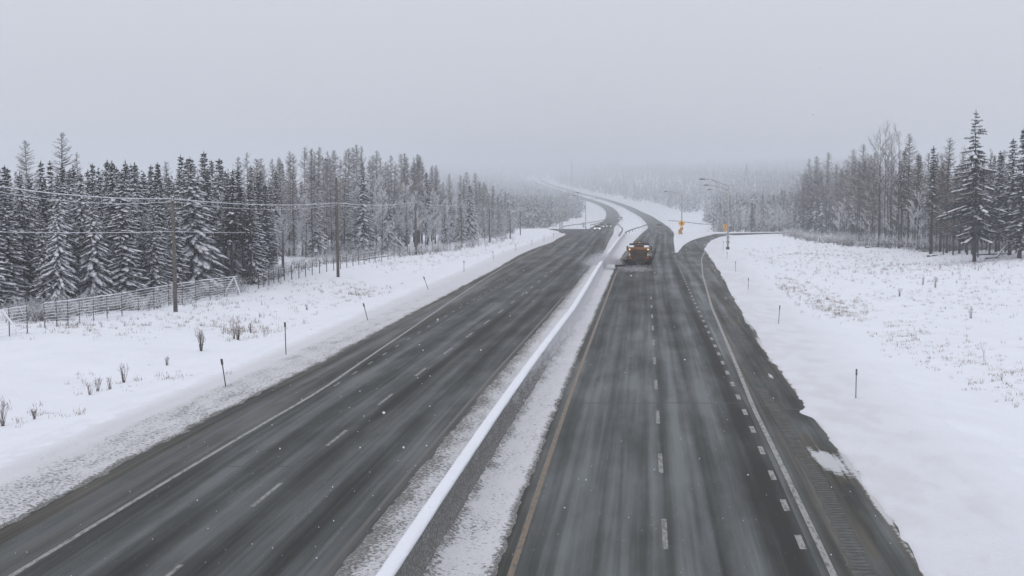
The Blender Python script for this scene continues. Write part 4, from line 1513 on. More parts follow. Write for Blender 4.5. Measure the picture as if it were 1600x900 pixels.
for i, s in enumerate(RS):
    stake(*s, f'{nth(i)} grey marker stake from the near end of the right verge', 'marker stakes on the right verge', grey=True)

# ------------------------------------------------------------------ street lamps
def street_lamp(x, y, z, h, arm, label, sgn=-1, rise=0.9):
    e = empty('street_lamp', (x, y, z))
    tag(e, label, 'street lamp', 'street lamps of the interchange')
    b = MB()
    b.tube([(0, 0, -0.2), (0, 0, h * 0.5), (0, 0, h)], [0.17, 0.145, 0.11], 10)
    b.build('pole', M['steel'], e, smooth=True)
    b = MB(); b.box((0, 0, 0.25), (0.5, 0.5, 0.5)); b.build('base', M['steel_dark'], e)
    b = MB()
    A = lambda o: [(0, 0, h - 0.9 + o), (sgn * arm * 0.35, 0, h - 0.1 + o * 0.6), (sgn * arm * 0.7, 0, h + rise * 0.75), (sgn * arm, 0, h + rise * 0.8)]
    b.tube(A(0.75), 0.06, 6); b.build('arm', M['steel'], e, smooth=True)
    b = MB(); b.tube(A(0.0)[:3], 0.045, 6); b.build('arm_strut', M['steel'], e, smooth=True)
    b = MB()
    hx = sgn * (arm + 0.35)
    b.box((hx, 0, h + rise * 0.8), (1.0, 0.38, 0.18), taper=0.75)
    b.build('lamp_head', M['steel_dark'], e)
x, y, z = hit(1137, 391)
h1 = top_z(292, y) - z
lab3 = ['nearest tall galvanised street lamp beside the exit ramp', 'second street lamp in line behind the nearest one at the ramp', 'third street lamp in line behind the nearest ramp lamp']
for k, (yy_, ty) in enumerate(((y, 289), (y * 1.16, 297), (y * 1.36, 303))):
    xx = x / y * yy_ + 0.02 * k
    zz = float(T(xx, yy_))
    street_lamp(xx, yy_, zz, top_z(ty, yy_) - zz, 3.9, lab3[k], -1, 1.2)
x, y, z = hit(1065, 367)
street_lamp(x, y, z, top_z(303, y) - z, 4.0, 'slim street lamp behind the amber warning sign', -1, 0.9)
x, y, z = hit(878, 366)
for k, (yy_, ty) in enumerate(((y, 305), (y * 1.09, 309))):
    xx = x / y * yy_ - 0.6 * k
    zz = float(T(xx, yy_))
    street_lamp(xx, yy_, zz, top_z(ty, yy_) - zz, 4.0, ['tall street lamp on the left where the entrance ramp joins', 'street lamp just behind the left one at the entrance ramp'][k], 1, 0.9)
x, y, z = hit(915, 357)
street_lamp(x, y, z, top_z(312, y) - z, 4.2, 'faint street lamp beyond the left gore beside a small bush', 1, 0.6)

# ------------------------------------------------------------------ warning signs
def diamond_sign(px, py, ty, size_px, label, lower=False):
    x, y, z = hit(px, py)
    s = size_px / px_m(y)
    h = top_z(ty, y) - z
    e = empty('warning_sign', (x, y, z))
    tag(e, label, 'road sign', 'amber road signs at the exit')
    b = MB(); b.tube([(0, 0.06, -0.2), (0, 0.06, h)], 0.06, 8); b.build('post', M['steel'], e)
    r_ = s * 0.72
    cz = h - r_
    b = MB(); b.prism([(-r_, cz), (0, cz - r_), (r_, cz), (0, cz + r_)], -0.03, 0.02, 'y'); b.build('panel', M['sign_amber'], e)
    w = r_ * 0.16
    b = MB()
    b.prism([(-w, cz - r_ * 0.45), (w, cz - r_ * 0.45), (w, cz + r_ * 0.05), (r_ * 0.34, cz + r_ * 0.05), (0, cz + r_ * 0.48), (-r_ * 0.34, cz + r_ * 0.05), (-w, cz + r_ * 0.05)], -0.045, -0.034, 'y')
    b.build('arrow', M['sign_black'], e)
    q = s * 0.42
    b = MB(); b.box((0, -0.01, cz - r_ - q * 0.72), (q * 1.7, 0.05, q * 1.3)); b.build('speed_plate', M['sign_amber'], e)
    b = MB()
    for sx_ in (-1, 1):
        b.box((sx_ * q * 0.3, -0.045, cz - r_ - q * 0.72), (q * 0.28, 0.012, q * 0.8))
    b.build('speed_mark', M['sign_black'], e)
    return e
diamond_sign(1065, 368, 343, 8.0, 'amber diamond warning sign with lower plate in the snowy gore')
diamond_sign(1133, 372, 349, 6.0, 'amber diamond sign half behind the nearest ramp lamp')
x, y, z = hit(1062, 371)
e = empty('object_marker', (x, y, z))
tag(e, 'small striped yellow and black object marker at the gore point', 'road sign')
b = MB(); b.tube([(0, 0.05, -0.2), (0, 0.05, 1.3)], 0.04, 6); b.build('post', M['steel'], e)
b = MB(); b.box((0, 0, 1.35), (0.65, 0.04, 1.1)); b.build('panel', M['sign_amber'], e)
for k in range(3):
    b = MB()
    zc = 1.0 + k * 0.36
    b.prism([(-0.32, zc - 0.12), (0.32, zc + 0.06), (0.32, zc + 0.22), (-0.32, zc + 0.04)], -0.034, -0.024, 'y')
    b.build('stripe', M['sign_black'], e)

# ------------------------------------------------------------------ guardrails
def guardrail(pts, label, h=0.75, snowy=True):
    w = [hit(*p) for p in pts]
    n = len(w) - 1
    L = Vector(w[0])
    e = empty('guardrail', w[0])
    tag(e, label, 'guardrail', 'guardrails of the interchange')
    dense = []
    for k in range(n * 10 + 1):
        t = k / 10
        p = Vector((float(np.interp(t, range(n + 1), [a[0] for a in w])), float(np.interp(t, range(n + 1), [a[1] for a in w])), 0))
        p.z = float(Zr(p.y)) + 0.02
        dense.append(p - L)
    b = MB()
    for i in range(len(dense) - 1):
        a, c = dense[i], dense[i + 1]
        prof = [(0, h - 0.34), (0.08, h - 0.26), (0.0, h - 0.17), (0.08, h - 0.08), (0, h)]
        vs = []
        for q in (a, c):
            for (ox, oz) in prof:
                vs.append(q + Vector((ox, 0, oz)))
        b.add(vs, [(k, k + 1, k + 6, k + 5) for k in range(4)])
    b.build('rail', M['steel_dark'], e)
    b = MB()
    b.tube([p + Vector((0.02, 0, h + 0.02)) for p in dense], 0.06, 5)
    b.build('snow_line', M['tree_snow'], e, smooth=True)
    dist = 0.0
    for i in range(0, len(dense), 4):
        b = MB()
        b.box(dense[i] + Vector((0.06, 0.05, h * 0.45)), (0.15, 0.15, h * 0.95))
        b.build('post', M['steel_dark'], e)
guardrail([(968, 375), (980, 367), (992, 361), (1005, 356), (1019, 351)], 'dark curved guardrail right of the median, from the barrier end toward the right lanes', 0.85)
guardrail([(967, 373), (971, 366), (973, 361), (969, 356), (964, 352)], 'short bent guardrail on the median where the barrier ends', 0.85)
guardrail([(922, 354.5), (936, 350.5), (952, 346.5), (967, 343)], 'far guardrail along the left edge of the oncoming lanes')
guardrail([(880, 358.5), (900, 354.8), (930, 348.5), (966, 338)], 'far guardrail beyond the entrance ramp on the left')
guardrail([(1044, 346), (1062, 349.5), (1085, 351.3), (1110, 353.5)], 'far guardrail in the snow behind the amber warning sign')

# ------------------------------------------------------------------ snowplow (local: +y forward, x right, origin under the rear axle)
tx, ty_ = on_profile(998, 421)
slope = float((Zr(ty_ + 4) - Zr(ty_ - 4)) / 8)
head = math.atan2(float(at(CR, ty_ + 10) - at(CR, ty_ - 10)), 20.0)
plow = empty('snowplow_truck', (tx, ty_, float(Zr(ty_)) + 0.01), -head)
plow.rotation_euler.x = math.atan(slope)
tag(plow, 'orange snowplow and salt spreader truck driving away in the right carriageway', 'snowplow truck')
b = MB(); b.box((0, 2.6, 0.82), (0.9, 8.2, 0.28)); b.build('chassis', M['grime'], plow)
def wheel(x, y, w, r=0.52):
    b = MB(); n = 18
    prof = [(-w / 2, r * 0.62), (-w / 2, r * 0.92), (-w / 2 + 0.05, r), (w / 2 - 0.05, r), (w / 2, r * 0.92), (w / 2, r * 0.62)]
    vs, fs = [], []
    for k in range(n):
        a = 2 * math.pi * k / n
        for (ox, rr) in prof:
            vs.append((x + ox, y + math.cos(a) * rr, r + math.sin(a) * rr))
    m = len(prof)
    for k in range(n):
        k2 = (k + 1) % n
        for j in range(m - 1):
            fs.append((k * m + j, k * m + j + 1, k2 * m + j + 1, k2 * m + j))
    b.add(vs, fs)
    t = b.build('wheel', M['rubber'], plow, smooth=True)
    b = MB(); b.tube([(x - w * 0.42, y, r), (x + w * 0.42, y, r)], r * 0.63, 14); b.build('rim', M['grime'], t)
for s in (-1, 1):
    wheel(s * 0.98, 0.0, 0.56); wheel(s * 0.98, 1.35, 0.56); wheel(s * 1.02, 6.1, 0.34)
# hopper body: flared sides, rolled orange top rail
prof = [(-0.80, 1.12), (-1.10, 1.45), (-1.22, 2.0), (-1.27, 2.28), (-1.22, 2.50), (-1.10, 2.56), (1.10, 2.56), (1.22, 2.50), (1.27, 2.28), (1.22, 2.0), (1.10, 1.45), (0.80, 1.12)]
b = MB(); b.prism(prof, -0.75, 4.1, 'y'); b.build('hopper', M['orange'], plow)
inner = [(-0.72, 1.18), (-0.98, 1.48), (-1.06, 1.95), (-0.92, 2.24), (0.92, 2.24), (1.06, 1.95), (0.98, 1.48), (0.72, 1.18)]
b = MB(); b.prism(inner, -0.80, -0.752, 'y'); b.build('tailgate', M['rust'], plow)
for xx in (-0.62, 0.0, 0.62):
    b = MB(); b.box((xx, -0.83, 1.70), (0.10, 0.05, 0.98)); b.build('tailgate_rib', M['rust'], plow)
b = MB(); b.box((0, -0.84, 2.39), (2.1, 0.07, 0.14)); b.build('top_rail', M['orange'], plow)
for s in (-1, 1):
    b = MB(); b.tube([(s * 1.05, -0.90, 2.32), (s * 1.05, -0.80, 2.32)], 0.085, 12); b.build('rear_lamp', M['lamp_lit'], plow)
    b = MB(); b.box((s * 1.04, -0.80, 1.72), (0.13, 0.05, 0.30)); b.build('side_reflector', M['car_white'], plow)
    b = MB(); b.box((s * 1.1, -0.78, 1.30), (0.16, 0.05, 0.12)); b.build('tail_lamp', M['tail_lit'], plow)
    b = MB(); b.box((s * 0.98, -0.62, 0.55), (0.62, 0.03, 0.62)); b.build('mud_flap', M['rubber'], plow)
    b = MB(); b.box((s * 0.85, 1.6, 2.60), (0.55, 4.4, 0.10), taper=0.9); b.build('snow_on_rim', M['tree_snow'], plow)
b = MB(); b.box((0, -0.80, 1.02), (2.3, 0.28, 0.22)); b.build('bumper', M['grime'], plow)
b = MB(); b.box((0, -1.15, 0.98), (0.62, 0.55, 0.5), taper=0.7); b.build('spreader_chute', M['grime'], plow)
b = MB(); b.tube([(0, -1.25, 0.46), (0, -1.25, 0.54)], 0.36, 14); b.build('spinner', M['steel_dark'], plow)
b = MB(); b.box((0, -0.5, 0.62), (1.9, 0.12, 0.34)); b.build('underride_bar', M['grime'], plow)
# grating frame and load guard on top
b = MB()
for s in (-1, 1):
    b.tube([(s * 0.45, 3.6, 2.55), (s * 0.66, 3.6, 2.88), (s * 0.46, 3.6, 3.15)], 0.055, 6)
b.tube([(-0.66, 3.6, 2.88), (0.66, 3.6, 2.88)], 0.045, 6)
b.tube([(-0.46, 3.6, 3.12), (0.46, 3.6, 3.12)], 0.05, 6)
for xx in (-0.2, 0.2):
    b.tube([(xx, 3.6, 2.6), (xx, 3.6, 3.12)], 0.04, 6)
b.build('load_guard', M['steel_dark'], plow)
b = MB(); b.prism([(-0.75, 2.56), (0.75, 2.56), (0.30, 2.78), (-0.30, 2.78)], -0.2, 3.2, 'y'); b.build('salt_load', M['rust'], plow)
# cab
cabp = [(4.25, 0.95), (6.9, 0.95), (6.95, 1.75), (6.0, 1.95), (5.75, 2.75), (4.35, 2.85)]
b = MB(); b.prism(cabp, -1.15, 1.15, 'x'); cabo = b.build('cab', M['rust'], plow)
b = MB(); b.box((0, 4.235, 2.3), (1.7, 0.03, 0.6)); b.build('rear_window', M['glass'], cabo)
b = MB(); b.box((0, 5.90, 2.35), (2.0, 0.05, 0.66), Matrix.Rotation(-0.28, 3, 'X')); b.build('windscreen', M['glass'], cabo)
b = MB(); b.tube([(0, 4.8, 2.86), (0, 4.8, 3.05)], 0.12, 10); b.build('beacon', M['sign_amber'], cabo)
for s in (-1, 1):
    b = MB(); b.box((s * 1.42, 5.6, 2.25), (0.16, 0.1, 0.5)); b.build('mirror', M['grime'], cabo)
    b = MB(); b.tube([(s * 1.14, 5.6, 2.45), (s * 1.42, 5.6, 2.45)], 0.03, 6); b.build('mirror_arm', M['grime'], cabo)
# front plough
b = MB()
bl = [(7.6, 0.08), (7.5, 0.3), (7.48, 0.65), (7.58, 1.0), (7.78, 1.22), (7.82, 1.2), (7.64, 0.98), (7.55, 0.65), (7.57, 0.3), (7.66, 0.08)]
b.prism(bl, -1.5, 1.5, 'x'); b.build('front_blade', M['grime'], plow)
b = MB()
for s in (-1, 1): b.tube([(s * 0.4, 6.9, 0.85), (s * 0.55, 7.55, 0.6)], 0.08, 6)
b.build('plough_arm', M['steel_dark'], plow)
# raised wing on the right, in two leaves, leaning out from the body
b = MB(); b.prism([(1.36, 0.72), (1.46, 0.70), (1.82, 1.60), (1.70, 1.66)], 0.2, 3.4, 'y'); w1 = b.build('raised_wing', M['steel_dark'], plow)
b = MB(); b.prism([(1.72, 1.74), (1.83, 1.70), (2.02, 2.50), (1.96, 2.52)], 0.5, 3.1, 'y'); b.build('wing_tip', M['grime'], w1)
b = MB()
b.tube([(1.2, 2.9, 1.9), (1.78, 2.9, 1.95)], 0.05, 6); b.tube([(1.2, 0.9, 1.3), (1.56, 0.9, 1.2)], 0.06, 6)
b.build('wing_arm', M['steel_dark'], plow)
# lowered wing on the left, sweeping toward the barrier
b = MB()
pl_ = [(-1.25, 3.9), (-2.70, 0.6), (-2.76, 0.64), (-1.31, 3.96)]
zs = [(0.12, 0.0), (0.55, 0.06), (0.95, -0.02)]
vs, fs = [], []
for (zz, ox) in zs:
    for (px_, py_) in pl_:
        vs.append((px_ + ox, py_, zz + (0.12 if px_ < -2 else 0)))
for k in range(2):
    for j in range(4):
        j2 = (j + 1) % 4
        fs.append((k * 4 + j, k * 4 + j2, k * 4 + 4 + j2, k * 4 + 4 + j))
fs += [(0, 1, 2, 3), (8, 9, 10, 11)]
b.add(vs, fs); b.build('lowered_wing', M['steel_dark'], plow)
b = MB()
b.tube([(-1.1, 1.2, 1.0), (-1.55, 0.9, 1.35), (-2.1, 1.6, 0.8)], 0.06, 6); b.tube([(-1.1, 3.2, 1.1), (-1.5, 3.0, 0.9)], 0.06, 6)
b.build('wing_arm', M['steel_dark'], plow)

# ------------------------------------------------------------------ cars
def car(px, py, rz, paint, label, scale=1.0, lit=True):
    x, y = on_profile(px, py)
    e = empty('car', (x, y, float(Zr(y)) + 0.01), rz)
    sl = float((Zr(y + 4) - Zr(y - 4)) / 8)
    e.rotation_euler.x = math.atan(sl) * math.cos(rz)
    tag(e, label, 'car', 'cars on the highway')
    e.scale = (1.15, 1.1, 1.2)
    # local +y is the car's front
    prof = [(-2.25, 0.35), (-2.3, 0.75), (-2.2, 0.98), (-1.2, 1.02), (0.75, 1.0), (1.95, 0.88), (2.25, 0.68), (2.25, 0.35)]
    b = MB(); b.prism(prof, -0.92, 0.92, 'x'); body = b.build('body', paint, e)
    cab = [(-2.05, 0.99), (-1.75, 1.52), (-0.3, 1.66), (0.35, 1.60), (1.15, 1.0)]
    vs, n = [], len(cab)
    b = MB()
    for s in (-1, 1):
        for (yy_, zz) in cab:
            ins = 0.88 - 0.16 * (zz - 0.99) / 0.67
            vs.append((s * ins, yy_, zz))
    fs = [tuple(range(n)), tuple(range(2 * n - 1, n - 1, -1))] + [(k, n + k, n + (k + 1) % n, (k + 1) % n) for k in range(n)]
    b.add(vs, fs); b.build('cabin_glass', M['glass'], e)
    b = MB(); b.box((0, -0.75, 1.635), (1.38, 1.9, 0.07), taper=0.9); b.build('roof', paint, e)
    for s in (-1, 1):
        for yy_ in (-1.4, 1.4):
            b = MB(); b.tube([(s * 0.72, yy_, 0.34), (s * 0.94, yy_, 0.34)], 0.34, 14); w = b.build('wheel', M['rubber'], e)
            b = MB(); b.tube([(s * 0.941, yy_, 0.34), (s * 0.955, yy_, 0.34)], 0.2, 10); b.build('rim', M['steel'], w)
        b = MB(); b.box((s * 0.68, 2.27, 0.72), (0.40, 0.08, 0.20)); b.build('headlight', M['head_lit'] if lit else M['steel'], e)
        b = MB(); b.box((s * 0.74, -2.3, 0.85), (0.26, 0.06, 0.18)); b.build('tail_light', M['tail_lit'], e)
        b = MB(); b.box((s * 1.02, 0.75, 1.05), (0.18, 0.1, 0.14)); b.build('mirror', paint, e)
    b = MB(); b.box((0, 2.28, 0.5), (1.1, 0.05, 0.2)); b.build('grille', M['sign_black'], e)
    return e
car(933.5, 361, math.pi - 0.10, M['car_white'], 'white oncoming car with lit headlights, nearest in the left carriageway')
car(940, 357, math.pi - 0.10, M['car_grey'], 'oncoming car with lit headlights close behind the white one')
car(951.5, 356.5, math.pi - 0.10, M['car_dark'], 'dark oncoming car in the inner left lane beside the white one')
car(970.5, 344, math.pi - 0.07, M['car_grey'], 'farthest oncoming car, only its headlights showing at the bend')
car(1030, 358, -0.10, M['car_grey'], 'grey car driving away far ahead of the snowplow', lit=False)

# ------------------------------------------------------------------ grasses, shrubs, brush
rg = random.Random(21)
def tuft(b, x, y, n, h, spread, w, lean=0.35):
    z = float(T(x, y)) - 0.03
    for _ in range(n):
        a = rg.uniform(0, 6.283)
        r_ = spread * math.sqrt(rg.random())
        p = Vector((x + math.cos(a) * r_, y + math.sin(a) * r_, z))
        hh = h * rg.uniform(0.45, 1.15)
        q = p + Vector((rg.uniform(-lean, lean) * hh, rg.uniform(-lean, lean) * hh, hh))
        mid_ = p.lerp(q, 0.6) + Vector((0, 0, 0.12 * hh))
        b.blade(p, mid_, w, Vector((1, 0, 0)))
        b.blade(mid_, q + Vector((rg.uniform(-.3, .3) * hh, rg.uniform(-.2, .2) * hh, -0.15 * hh)), w * 0.8, Vector((1, 0, 0)))
gr = TB(); stk = TB()
def patch(cx, cy, wx, wy, n, h, b=None, spread=0.25, nb=7, w=0.009):
    """tufts scattered over a patch of field given in photo units"""
    for _ in range(int(n * 2.6)):
        px, py = rg.gauss(cx, wx), rg.gauss(cy, wy)
        if not (0 <= px <= 1640 and 365 < py < 880): continue
        x, y, z = hit_fast(px, py)
        if pave_dist(np.array(x), np.array(y)) < 3.0: continue
        tuft(b or gr, x, y, max(2, int(nb * rg.uniform(0.3, 1.6))), h * rg.uniform(0.3, 1.2), spread * rg.uniform(0.5, 1.4), w)
for a in ((375, 508, 32, 8, 46, 0.45), (560, 452, 26, 6, 46, 0.42), (640, 402, 40, 5, 50, 0.45), (300, 497, 45, 6, 30, 0.3), (470, 470, 60, 10, 26, 0.3),
          (120, 515, 70, 8, 40, 0.35), (60, 640, 40, 12, 10, 0.3), (210, 590, 60, 10, 14, 0.35), (700, 395, 40, 5, 40, 0.4), (790, 378, 20, 3, 30, 0.4),
          (1240, 448, 22, 14, 60, 0.42), (1285, 470, 28, 12, 60, 0.40), (1190, 398, 22, 8, 34, 0.4), (1330, 480, 20, 10, 40, 0.38), (1415, 520, 34, 14, 36, 0.32),
          (1500, 552, 40, 12, 34, 0.3), (1575, 590, 30, 14, 30, 0.3), (1440, 450, 90, 24, 110, 0.28), (1350, 410, 60, 14, 110, 0.35), (1260, 392, 30, 10, 60, 0.45),
          (1540, 460, 60, 25, 60, 0.25)):
    patch(*a)
me = gr.mesh('dry_grass', M['straw'])
tag(link('dry_grass', me), 'straw-coloured dry grass tips poking through the snow', 'grass', kind='stuff')
# taller dark weeds
for a in ((420, 490, 30, 12, 8, 0.6), (1480, 440, 80, 20, 40, 0.5), (1560, 420, 40, 8, 40, 0.6), (1400, 420, 60, 12, 40, 0.6), (1300, 395, 40, 10, 34, 0.6), (1450, 415, 90, 9, 70, 0.55), (1340, 400, 50, 10, 50, 0.5), (1230, 405, 30, 14, 26, 0.4),
          (130, 505, 60, 5, 22, 0.6), (330, 480, 40, 6, 22, 0.5), (470, 445, 50, 5, 26, 0.5), (600, 415, 40, 5, 26, 0.5)):
    patch(*a, b=stk, spread=0.2, nb=5, w=0.010)
me = stk.mesh('dead_weeds', M['stalk'])
tag(link('dead_weeds', me), 'dark dead weed stalks scattered over the snowy fields', 'weeds', kind='stuff')

def shrub(px, py, h, label, n=26, seed=0, wide=0.3, mat='stalk', snow=0.0):
    r = random.Random(seed + 900)
    x, y, z = hit(px, py)
    e = empty('bare_shrub', (x, y, z))
    tag(e, label, 'shrub', 'bare shrubs in the snow')
    b, tw, sn = TB(), TB(), TB()
    for i in range(n):
        a = r.uniform(0, 6.283)
        L = h * r.uniform(0.55, 1.05)
        d = Vector((math.cos(a) * wide * r.random(), math.sin(a) * wide * r.random(), 1)).normalized()
        p = Vector((r.uniform(-.06, .06), r.uniform(-.06, .06), -0.05))
        q = p + d * L * 0.55
        q2 = q + (d + Vector((r.uniform(-.25, .25), r.uniform(-.25, .25), 0))).normalized() * L * 0.45
        b.stick(p, q, 0.010, 0.007); b.stick(q, q2, 0.007, 0.003)
        if r.random() < snow: sn.stick(q + Vector((0, 0, .012)), q2 + Vector((0, 0, .012)), 0.012, 0.008)
        for _ in range(4):
            s = r.uniform(0.3, 1)
            p3 = q.lerp(q2, s)
            tw.blade(p3, p3 + (d + Vector((r.uniform(-.8, .8), r.uniform(-.8, .8), 0.3))).normalized() * L * 0.2, 0.006, Vector((1, 0, 0)))
    link('stem', b.mesh('stem', M[mat]), e)['kind'] = 'stuff'; link('twig', tw.mesh('twig', M[mat]), e)['kind'] = 'stuff'
    if sn.f: link('snow', sn.mesh('snow', M['tree_snow']), e)
for i, (px, py, h, lab, n) in enumerate((
        (314, 549, 1.25, 'leafy-looking brown shrub standing alone in the left field above the first stake', 44),
        (366, 530, 1.5, 'tall thin bare shrub right of the brown shrub', 14), (372, 531, 0.9, 'low bare shrub at the foot of the tall thin one', 30),
        (392, 520, 0.75, 'dark forked shrub just right of the thin shrub', 14), (193, 598, 0.95, 'largest of a row of small weeds in the left field', 18),
        (153, 612, 0.8, 'thin upright weed, second in the row in the left field', 12), (140, 617, 0.6, 'thin upright weed, first in the row in the left field', 10),
        (172, 608, 0.6, 'short upright weed, third in the row in the left field', 10), (5, 668, 1.2, 'bare twiggy shrub at the left edge of the picture', 18),
        (54, 655, 0.55, 'squat bare weed near the left picture edge', 16), (261, 570, 0.55, 'short weed between the row and the brown shrub', 12),
        (480, 704 - 220, 0.5, 'small dark shrub below the clearing fence', 10), (1537, 564, 1.0, 'single upright stalk standing in the right field', 3),
        (1405, 463, 0.9, 'bare shrub in the middle of the right field', 14), (1442, 445, 0.9, 'thin twiggy shrub below the right wood', 12),
        (1461, 450, 1.1, 'bushy bare shrub below the tallest spruce on the right bank', 14), (1517, 498, 0.9, 'dark twiggy shrub alone on the right field', 12),
        (912, 356, 2.6, 'round brown bush beside the far left lamp', 60))):
    shrub(px, py, h, lab, n, i, 0.9 if n == 60 else 0.35)

# tangled snowy brush along the wood edges
brd, brs = TB(), TB()
def brush(line_px, n, hmin, hmax, depth, r0=0.008):
    for _ in range(n):
        t = rg.uniform(0, len(line_px) - 1)
        px = float(np.interp(t, range(len(line_px)), [p[0] for p in line_px])) + rg.uniform(-6, 6)
        py = float(np.interp(t, range(len(line_px)), [p[1] for p in line_px])) + rg.uniform(-2, 2)
        x, y, z = hit_fast(px, py)
        y += rg.uniform(0, depth); x += rg.uniform(-1, 1)
        z = float(T(x, y))
        if pave_dist(np.array(x), np.array(y)) < 4: continue
        h = rg.uniform(hmin, hmax)
        for _ in range(rg.choice((3, 4, 5, 6))):
            d = Vector((rg.uniform(-.6, .6), rg.uniform(-.6, .6), 1)).normalized()
            p = Vector((x + rg.uniform(-.15, .15), y + rg.uniform(-.15, .15), z - 0.05))
            m = p + d * h * 0.6
            q = m + (d + Vector((rg.uniform(-.7, .7), rg.uniform(-.7, .7), -0.25))).normalized() * h * 0.5
            brd.stick(p, m, r0 * 1.4, r0); brd.stick(m, q, r0, r0 * 0.5)
            if rg.random() < 0.75:
                up = Vector((0, 0, r0 * 1.4))
                brs.stick(m + up, q + up, r0 * 1.5, r0 * 0.9)
            for _ in range(3):
                s = m.lerp(q, rg.random())
                e2 = s + Vector((rg.uniform(-1, 1), rg.uniform(-1, 1), rg.uniform(-.2, .6))).normalized() * h * 0.3
                (brs if rg.random() < 0.5 else brd).stick(s, e2, r0 * 0.7, r0 * 0.4)
brush([(0, 500), (60, 502), (130, 492), (200, 485), (280, 470), (370, 452)], 420, 0.4, 1.6, 3.5)
brush([(380, 446), (430, 430), (500, 415), (560, 405), (640, 398), (720, 388), (800, 372)], 420, 0.4, 1.8, 6, 0.010)
brush([(430, 404), (480, 401), (540, 399), (600, 394)], 200, 0.8, 2.6, 5, 0.012)
brush([(1225, 364), (1260, 372), (1330, 386), (1400, 394), (1480, 402), (1560, 406), (1640, 410)], 900, 0.5, 2.6, 14, 0.011)
brush([(1116, 363), (1140, 360), (1180, 359), (1240, 358)], 160, 0.8, 2.4, 12, 0.016)
tag(link('undergrowth', brd.mesh('undergrowth', M['twig_grey'])), 'grey tangle of bare undergrowth along the wood edges', 'undergrowth', kind='stuff')
tag(link('snowy_undergrowth', brs.mesh('snowy_undergrowth', M['tree_snow'])), 'snow lying on the tangled undergrowth along the wood edges', 'undergrowth', kind='stuff')

# fallen logs at the right wood
def log(px, py, L, az, el, r_, label):
    x, y, z = hit(px, py)
    e = empty('fallen_log', (x, y, z))
    tag(e, label, 'log', 'fallen trunks at the right wood')
    d = Vector((math.cos(az) * math.cos(el), math.sin(az) * math.cos(el), math.sin(el)))
    a = Vector((0, 0, r_ + 0.05)); c = a + d * L
    b = MB(); b.tube([a, (a + c) / 2 + Vector((0, 0, 0.05)), c], [r_, r_ * 0.85, r_ * 0.6], 8); b.build('trunk', M['bark_dark'], e, smooth=True)
    up = Vector((0, -r_ * 0.25, r_ * 0.75))
    b = MB(); b.tube([a + up, (a + c) / 2 + up + Vector((0, 0, 0.05)), c + up], [r_ * 0.75, r_ * 0.7, r_ * 0.5], 6); b.build('snow', M['tree_snow'], e, smooth=True)
    b = MB()
    for k in range(4):
        p = a + d * L * (0.3 + 0.17 * k)
        b.tube([p, p + Vector((random.uniform(-.4, .4), random.uniform(-.3, .3), 0.7))], [0.03, 0.01], 5)
    b.build('branch_stub', M['bark_dark'], e)
log(1520, 401, 5.2, 0.05, 0.03, 0.16, 'snow-topped fallen log right of the tallest spruce, upper one')
log(1540, 406, 3.6, 0.1, 0.0, 0.15, 'snow-topped fallen log lying lowest at the right wood edge')
log(1556, 405, 3.4, 0.6, 0.62, 0.13, 'fallen trunk leaning up to the right by the last spruces')
log(1352, 388, 4.6, 0.1, 0.02, 0.13, 'long snow-covered fallen log below the aspen clump')
log(1448, 402, 2.6, 0.0, 0.02, 0.14, 'short snow-capped log across low stumps left of the tallest spruce')
log(640, 399, 5.0, 2.5, 0.72, 0.10, 'broken birch trunk leaning out of the left larch wood')
log(560, 408, 4.5, 0.3, 0.12, 0.09, 'arched fallen sapling in the snow behind the clearing fence')

# far lattice masts on the horizon
def mast(px, ty, Y, label):
    x = (px - 800) / F_PX * Y
    z = float(T(x, Y))
    h = top_z(ty, Y) - z
    e = empty('lattice_mast', (x, Y, z))
    tag(e, label, 'mast', 'masts on the horizon')
    b = MB()
    for sx_ in (-1, 1):
        for sy_ in (-1, 1):
            b.tube([(sx_ * 2.2, sy_ * 2.2, -0.5), (sx_ * 0.35, sy_ * 0.35, h)], 0.16, 4)
    b.build('leg_frame', M['steel_dark'], e)
    b = MB()
    for k in range(9):
        z0, z1 = h * k / 9, h * (k + 1) / 9
        w0, w1 = 2.2 - 1.85 * k / 9, 2.2 - 1.85 * (k + 1) / 9
        b.tube([(-w0, -w0, z0), (w1, -w1, z1)], 0.10, 4); b.tube([(w0, w0, z0), (-w1, w1, z1)], 0.10, 4)
    b.build('bracing', M['steel_dark'], e)
mast(1165, 256, 1500, 'faint lattice mast behind the nearest ramp lamp')
mast(893, 250, 2300, 'very faint lattice mast above the far bend of the highway')

# ------------------------------------------------------------------ snow in the air
def flakes(name, P, S, mat, label):
    rgn = np.random.default_rng(5)
    V0 = np.array([(1, 0, -.6), (-.5, .87, -.6), (-.5, -.87, -.6), (0, 0, 1.0)]) 
    F0 = np.array([(0, 1, 3), (1, 2, 3), (2, 0, 3), (0, 2, 1)])
    if name == 'falling_snow':
        V0 = np.array([(1, 0, 0), (-1, 0, 0), (0, 1, 0), (0, -1, 0), (0, 0, 1), (0, 0, -1)], float)
        F0 = np.array([(0, 2, 4), (2, 1, 4), (1, 3, 4), (3, 0, 4), (2, 0, 5), (1, 2, 5), (3, 1, 5), (0, 3, 5)])
    n = len(P)
    J = rgn.uniform(0.6, 1.4, (n, len(V0), 1))
    V = P[:, None, :] + V0[None] * S[:, None, None] * J
    Fc = (F0[None] + (np.arange(n) * len(V0))[:, None, None]).reshape(-1, 3)
    me = np_mesh(name, V.reshape(-1, 3), Fc, mat, smooth=True)
    tag(link(name, me), label, 'snowfall', kind='stuff')
rgn = np.random.default_rng(77)
n = 10000
Yf = 5 + 65 * rgn.random(n) ** 0.75
Xf = (rgn.random(n) - 0.5) * 0.85 * Yf
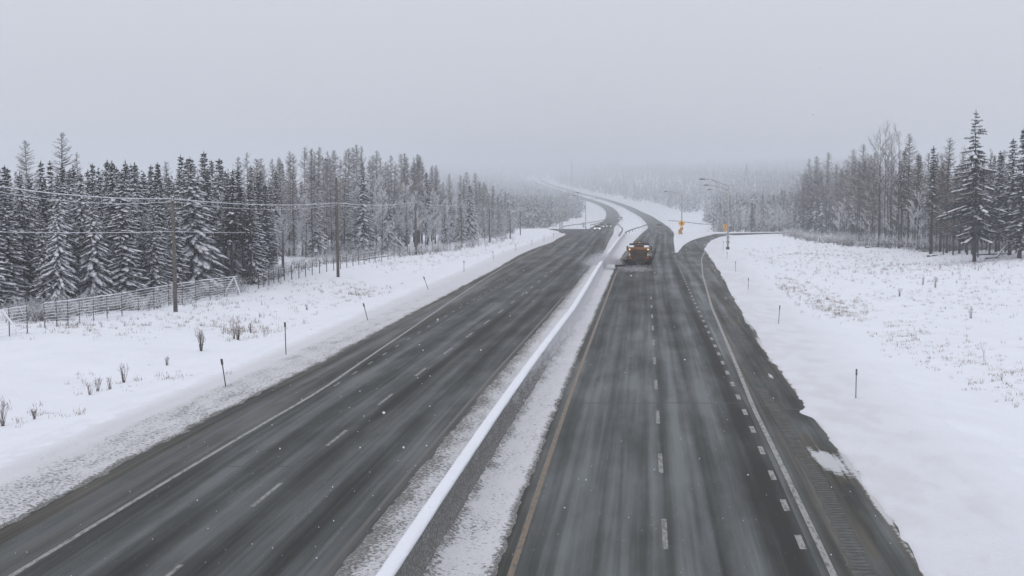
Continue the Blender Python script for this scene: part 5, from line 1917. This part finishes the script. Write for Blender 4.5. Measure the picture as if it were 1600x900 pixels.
Zf = CAM_H + (rgn.random(n) * 0.46 - 0.36) * Yf
okf = Zf > 0.3
Pf = np.stack([Xf, Yf, Zf], -1)[okf]
Sf = rgn.uniform(0.0014, 0.0045, len(Pf)) * (1 + (rgn.random(len(Pf)) > 0.97) * 1.3)
flakes('falling_snow', Pf, Sf, M['tree_snow'], 'loose snowflakes falling through the air over the road')
# spray thrown by the lowered wing and the wheels
n = 14000
ca, sa = math.cos(-head), math.sin(-head)
u = rgn.random(n)
lx = -2.2 - 3.2 * u + rgn.normal(0, 0.25 + 0.5 * u, n)
lz = 0.5 + 1.1 * np.sin(np.pi * np.clip(u, 0, 1)) * rgn.random(n) + np.abs(rgn.normal(0, 0.2 + 0.25 * u, n))
ly = 0.3 - 6.5 * u * rgn.random(n) + rgn.normal(0, 0.6, n)
m2 = 2600
lx2 = rgn.normal(-0.3, 1.1, m2); ly2 = -0.6 - 7 * rgn.random(m2) ** 1.4; lz2 = 0.05 + np.abs(rgn.normal(0, 0.28, m2))
lx, ly, lz = np.concatenate([lx, lx2]), np.concatenate([ly, ly2]), np.concatenate([lz, lz2])
WX = tx + lx * ca - ly * sa
WY = ty_ + lx * sa + ly * ca
WZ = Zr(WY) + np.maximum(lz, 0.03)
flakes('snow_spray', np.stack([WX, WY, WZ], -1), rgn.uniform(0.010, 0.030, len(WX)), M['tree_snow'], 'cloud of snow thrown up by the plow wing and wheels')

# ------------------------------------------------------------------ haze
hz, hn, hl, hb = new_mat('snow_haze')
hn.remove(hb)
pv = hn.new('ShaderNodeVolumePrincipled')
pv.inputs['Color'].default_value = (0.80, 0.828, 0.862, 1)
pv.inputs['Density'].default_value = 0.00068
pv.inputs['Anisotropy'].default_value = 0.0
hl.new(pv.outputs[0], hn['Material Output'].inputs['Volume'])
b = MB()
zlo = float(gz.min()) - 1.5
zhi = max(float(gz.max()) + 28, 46.0)
b.box((0, 6000, (zlo + zhi) / 2), (19500, 14800, zhi - zlo))
o = b.build('haze', hz)
tag(o, 'pale haze of falling snow filling the valley', 'haze', kind='stuff')
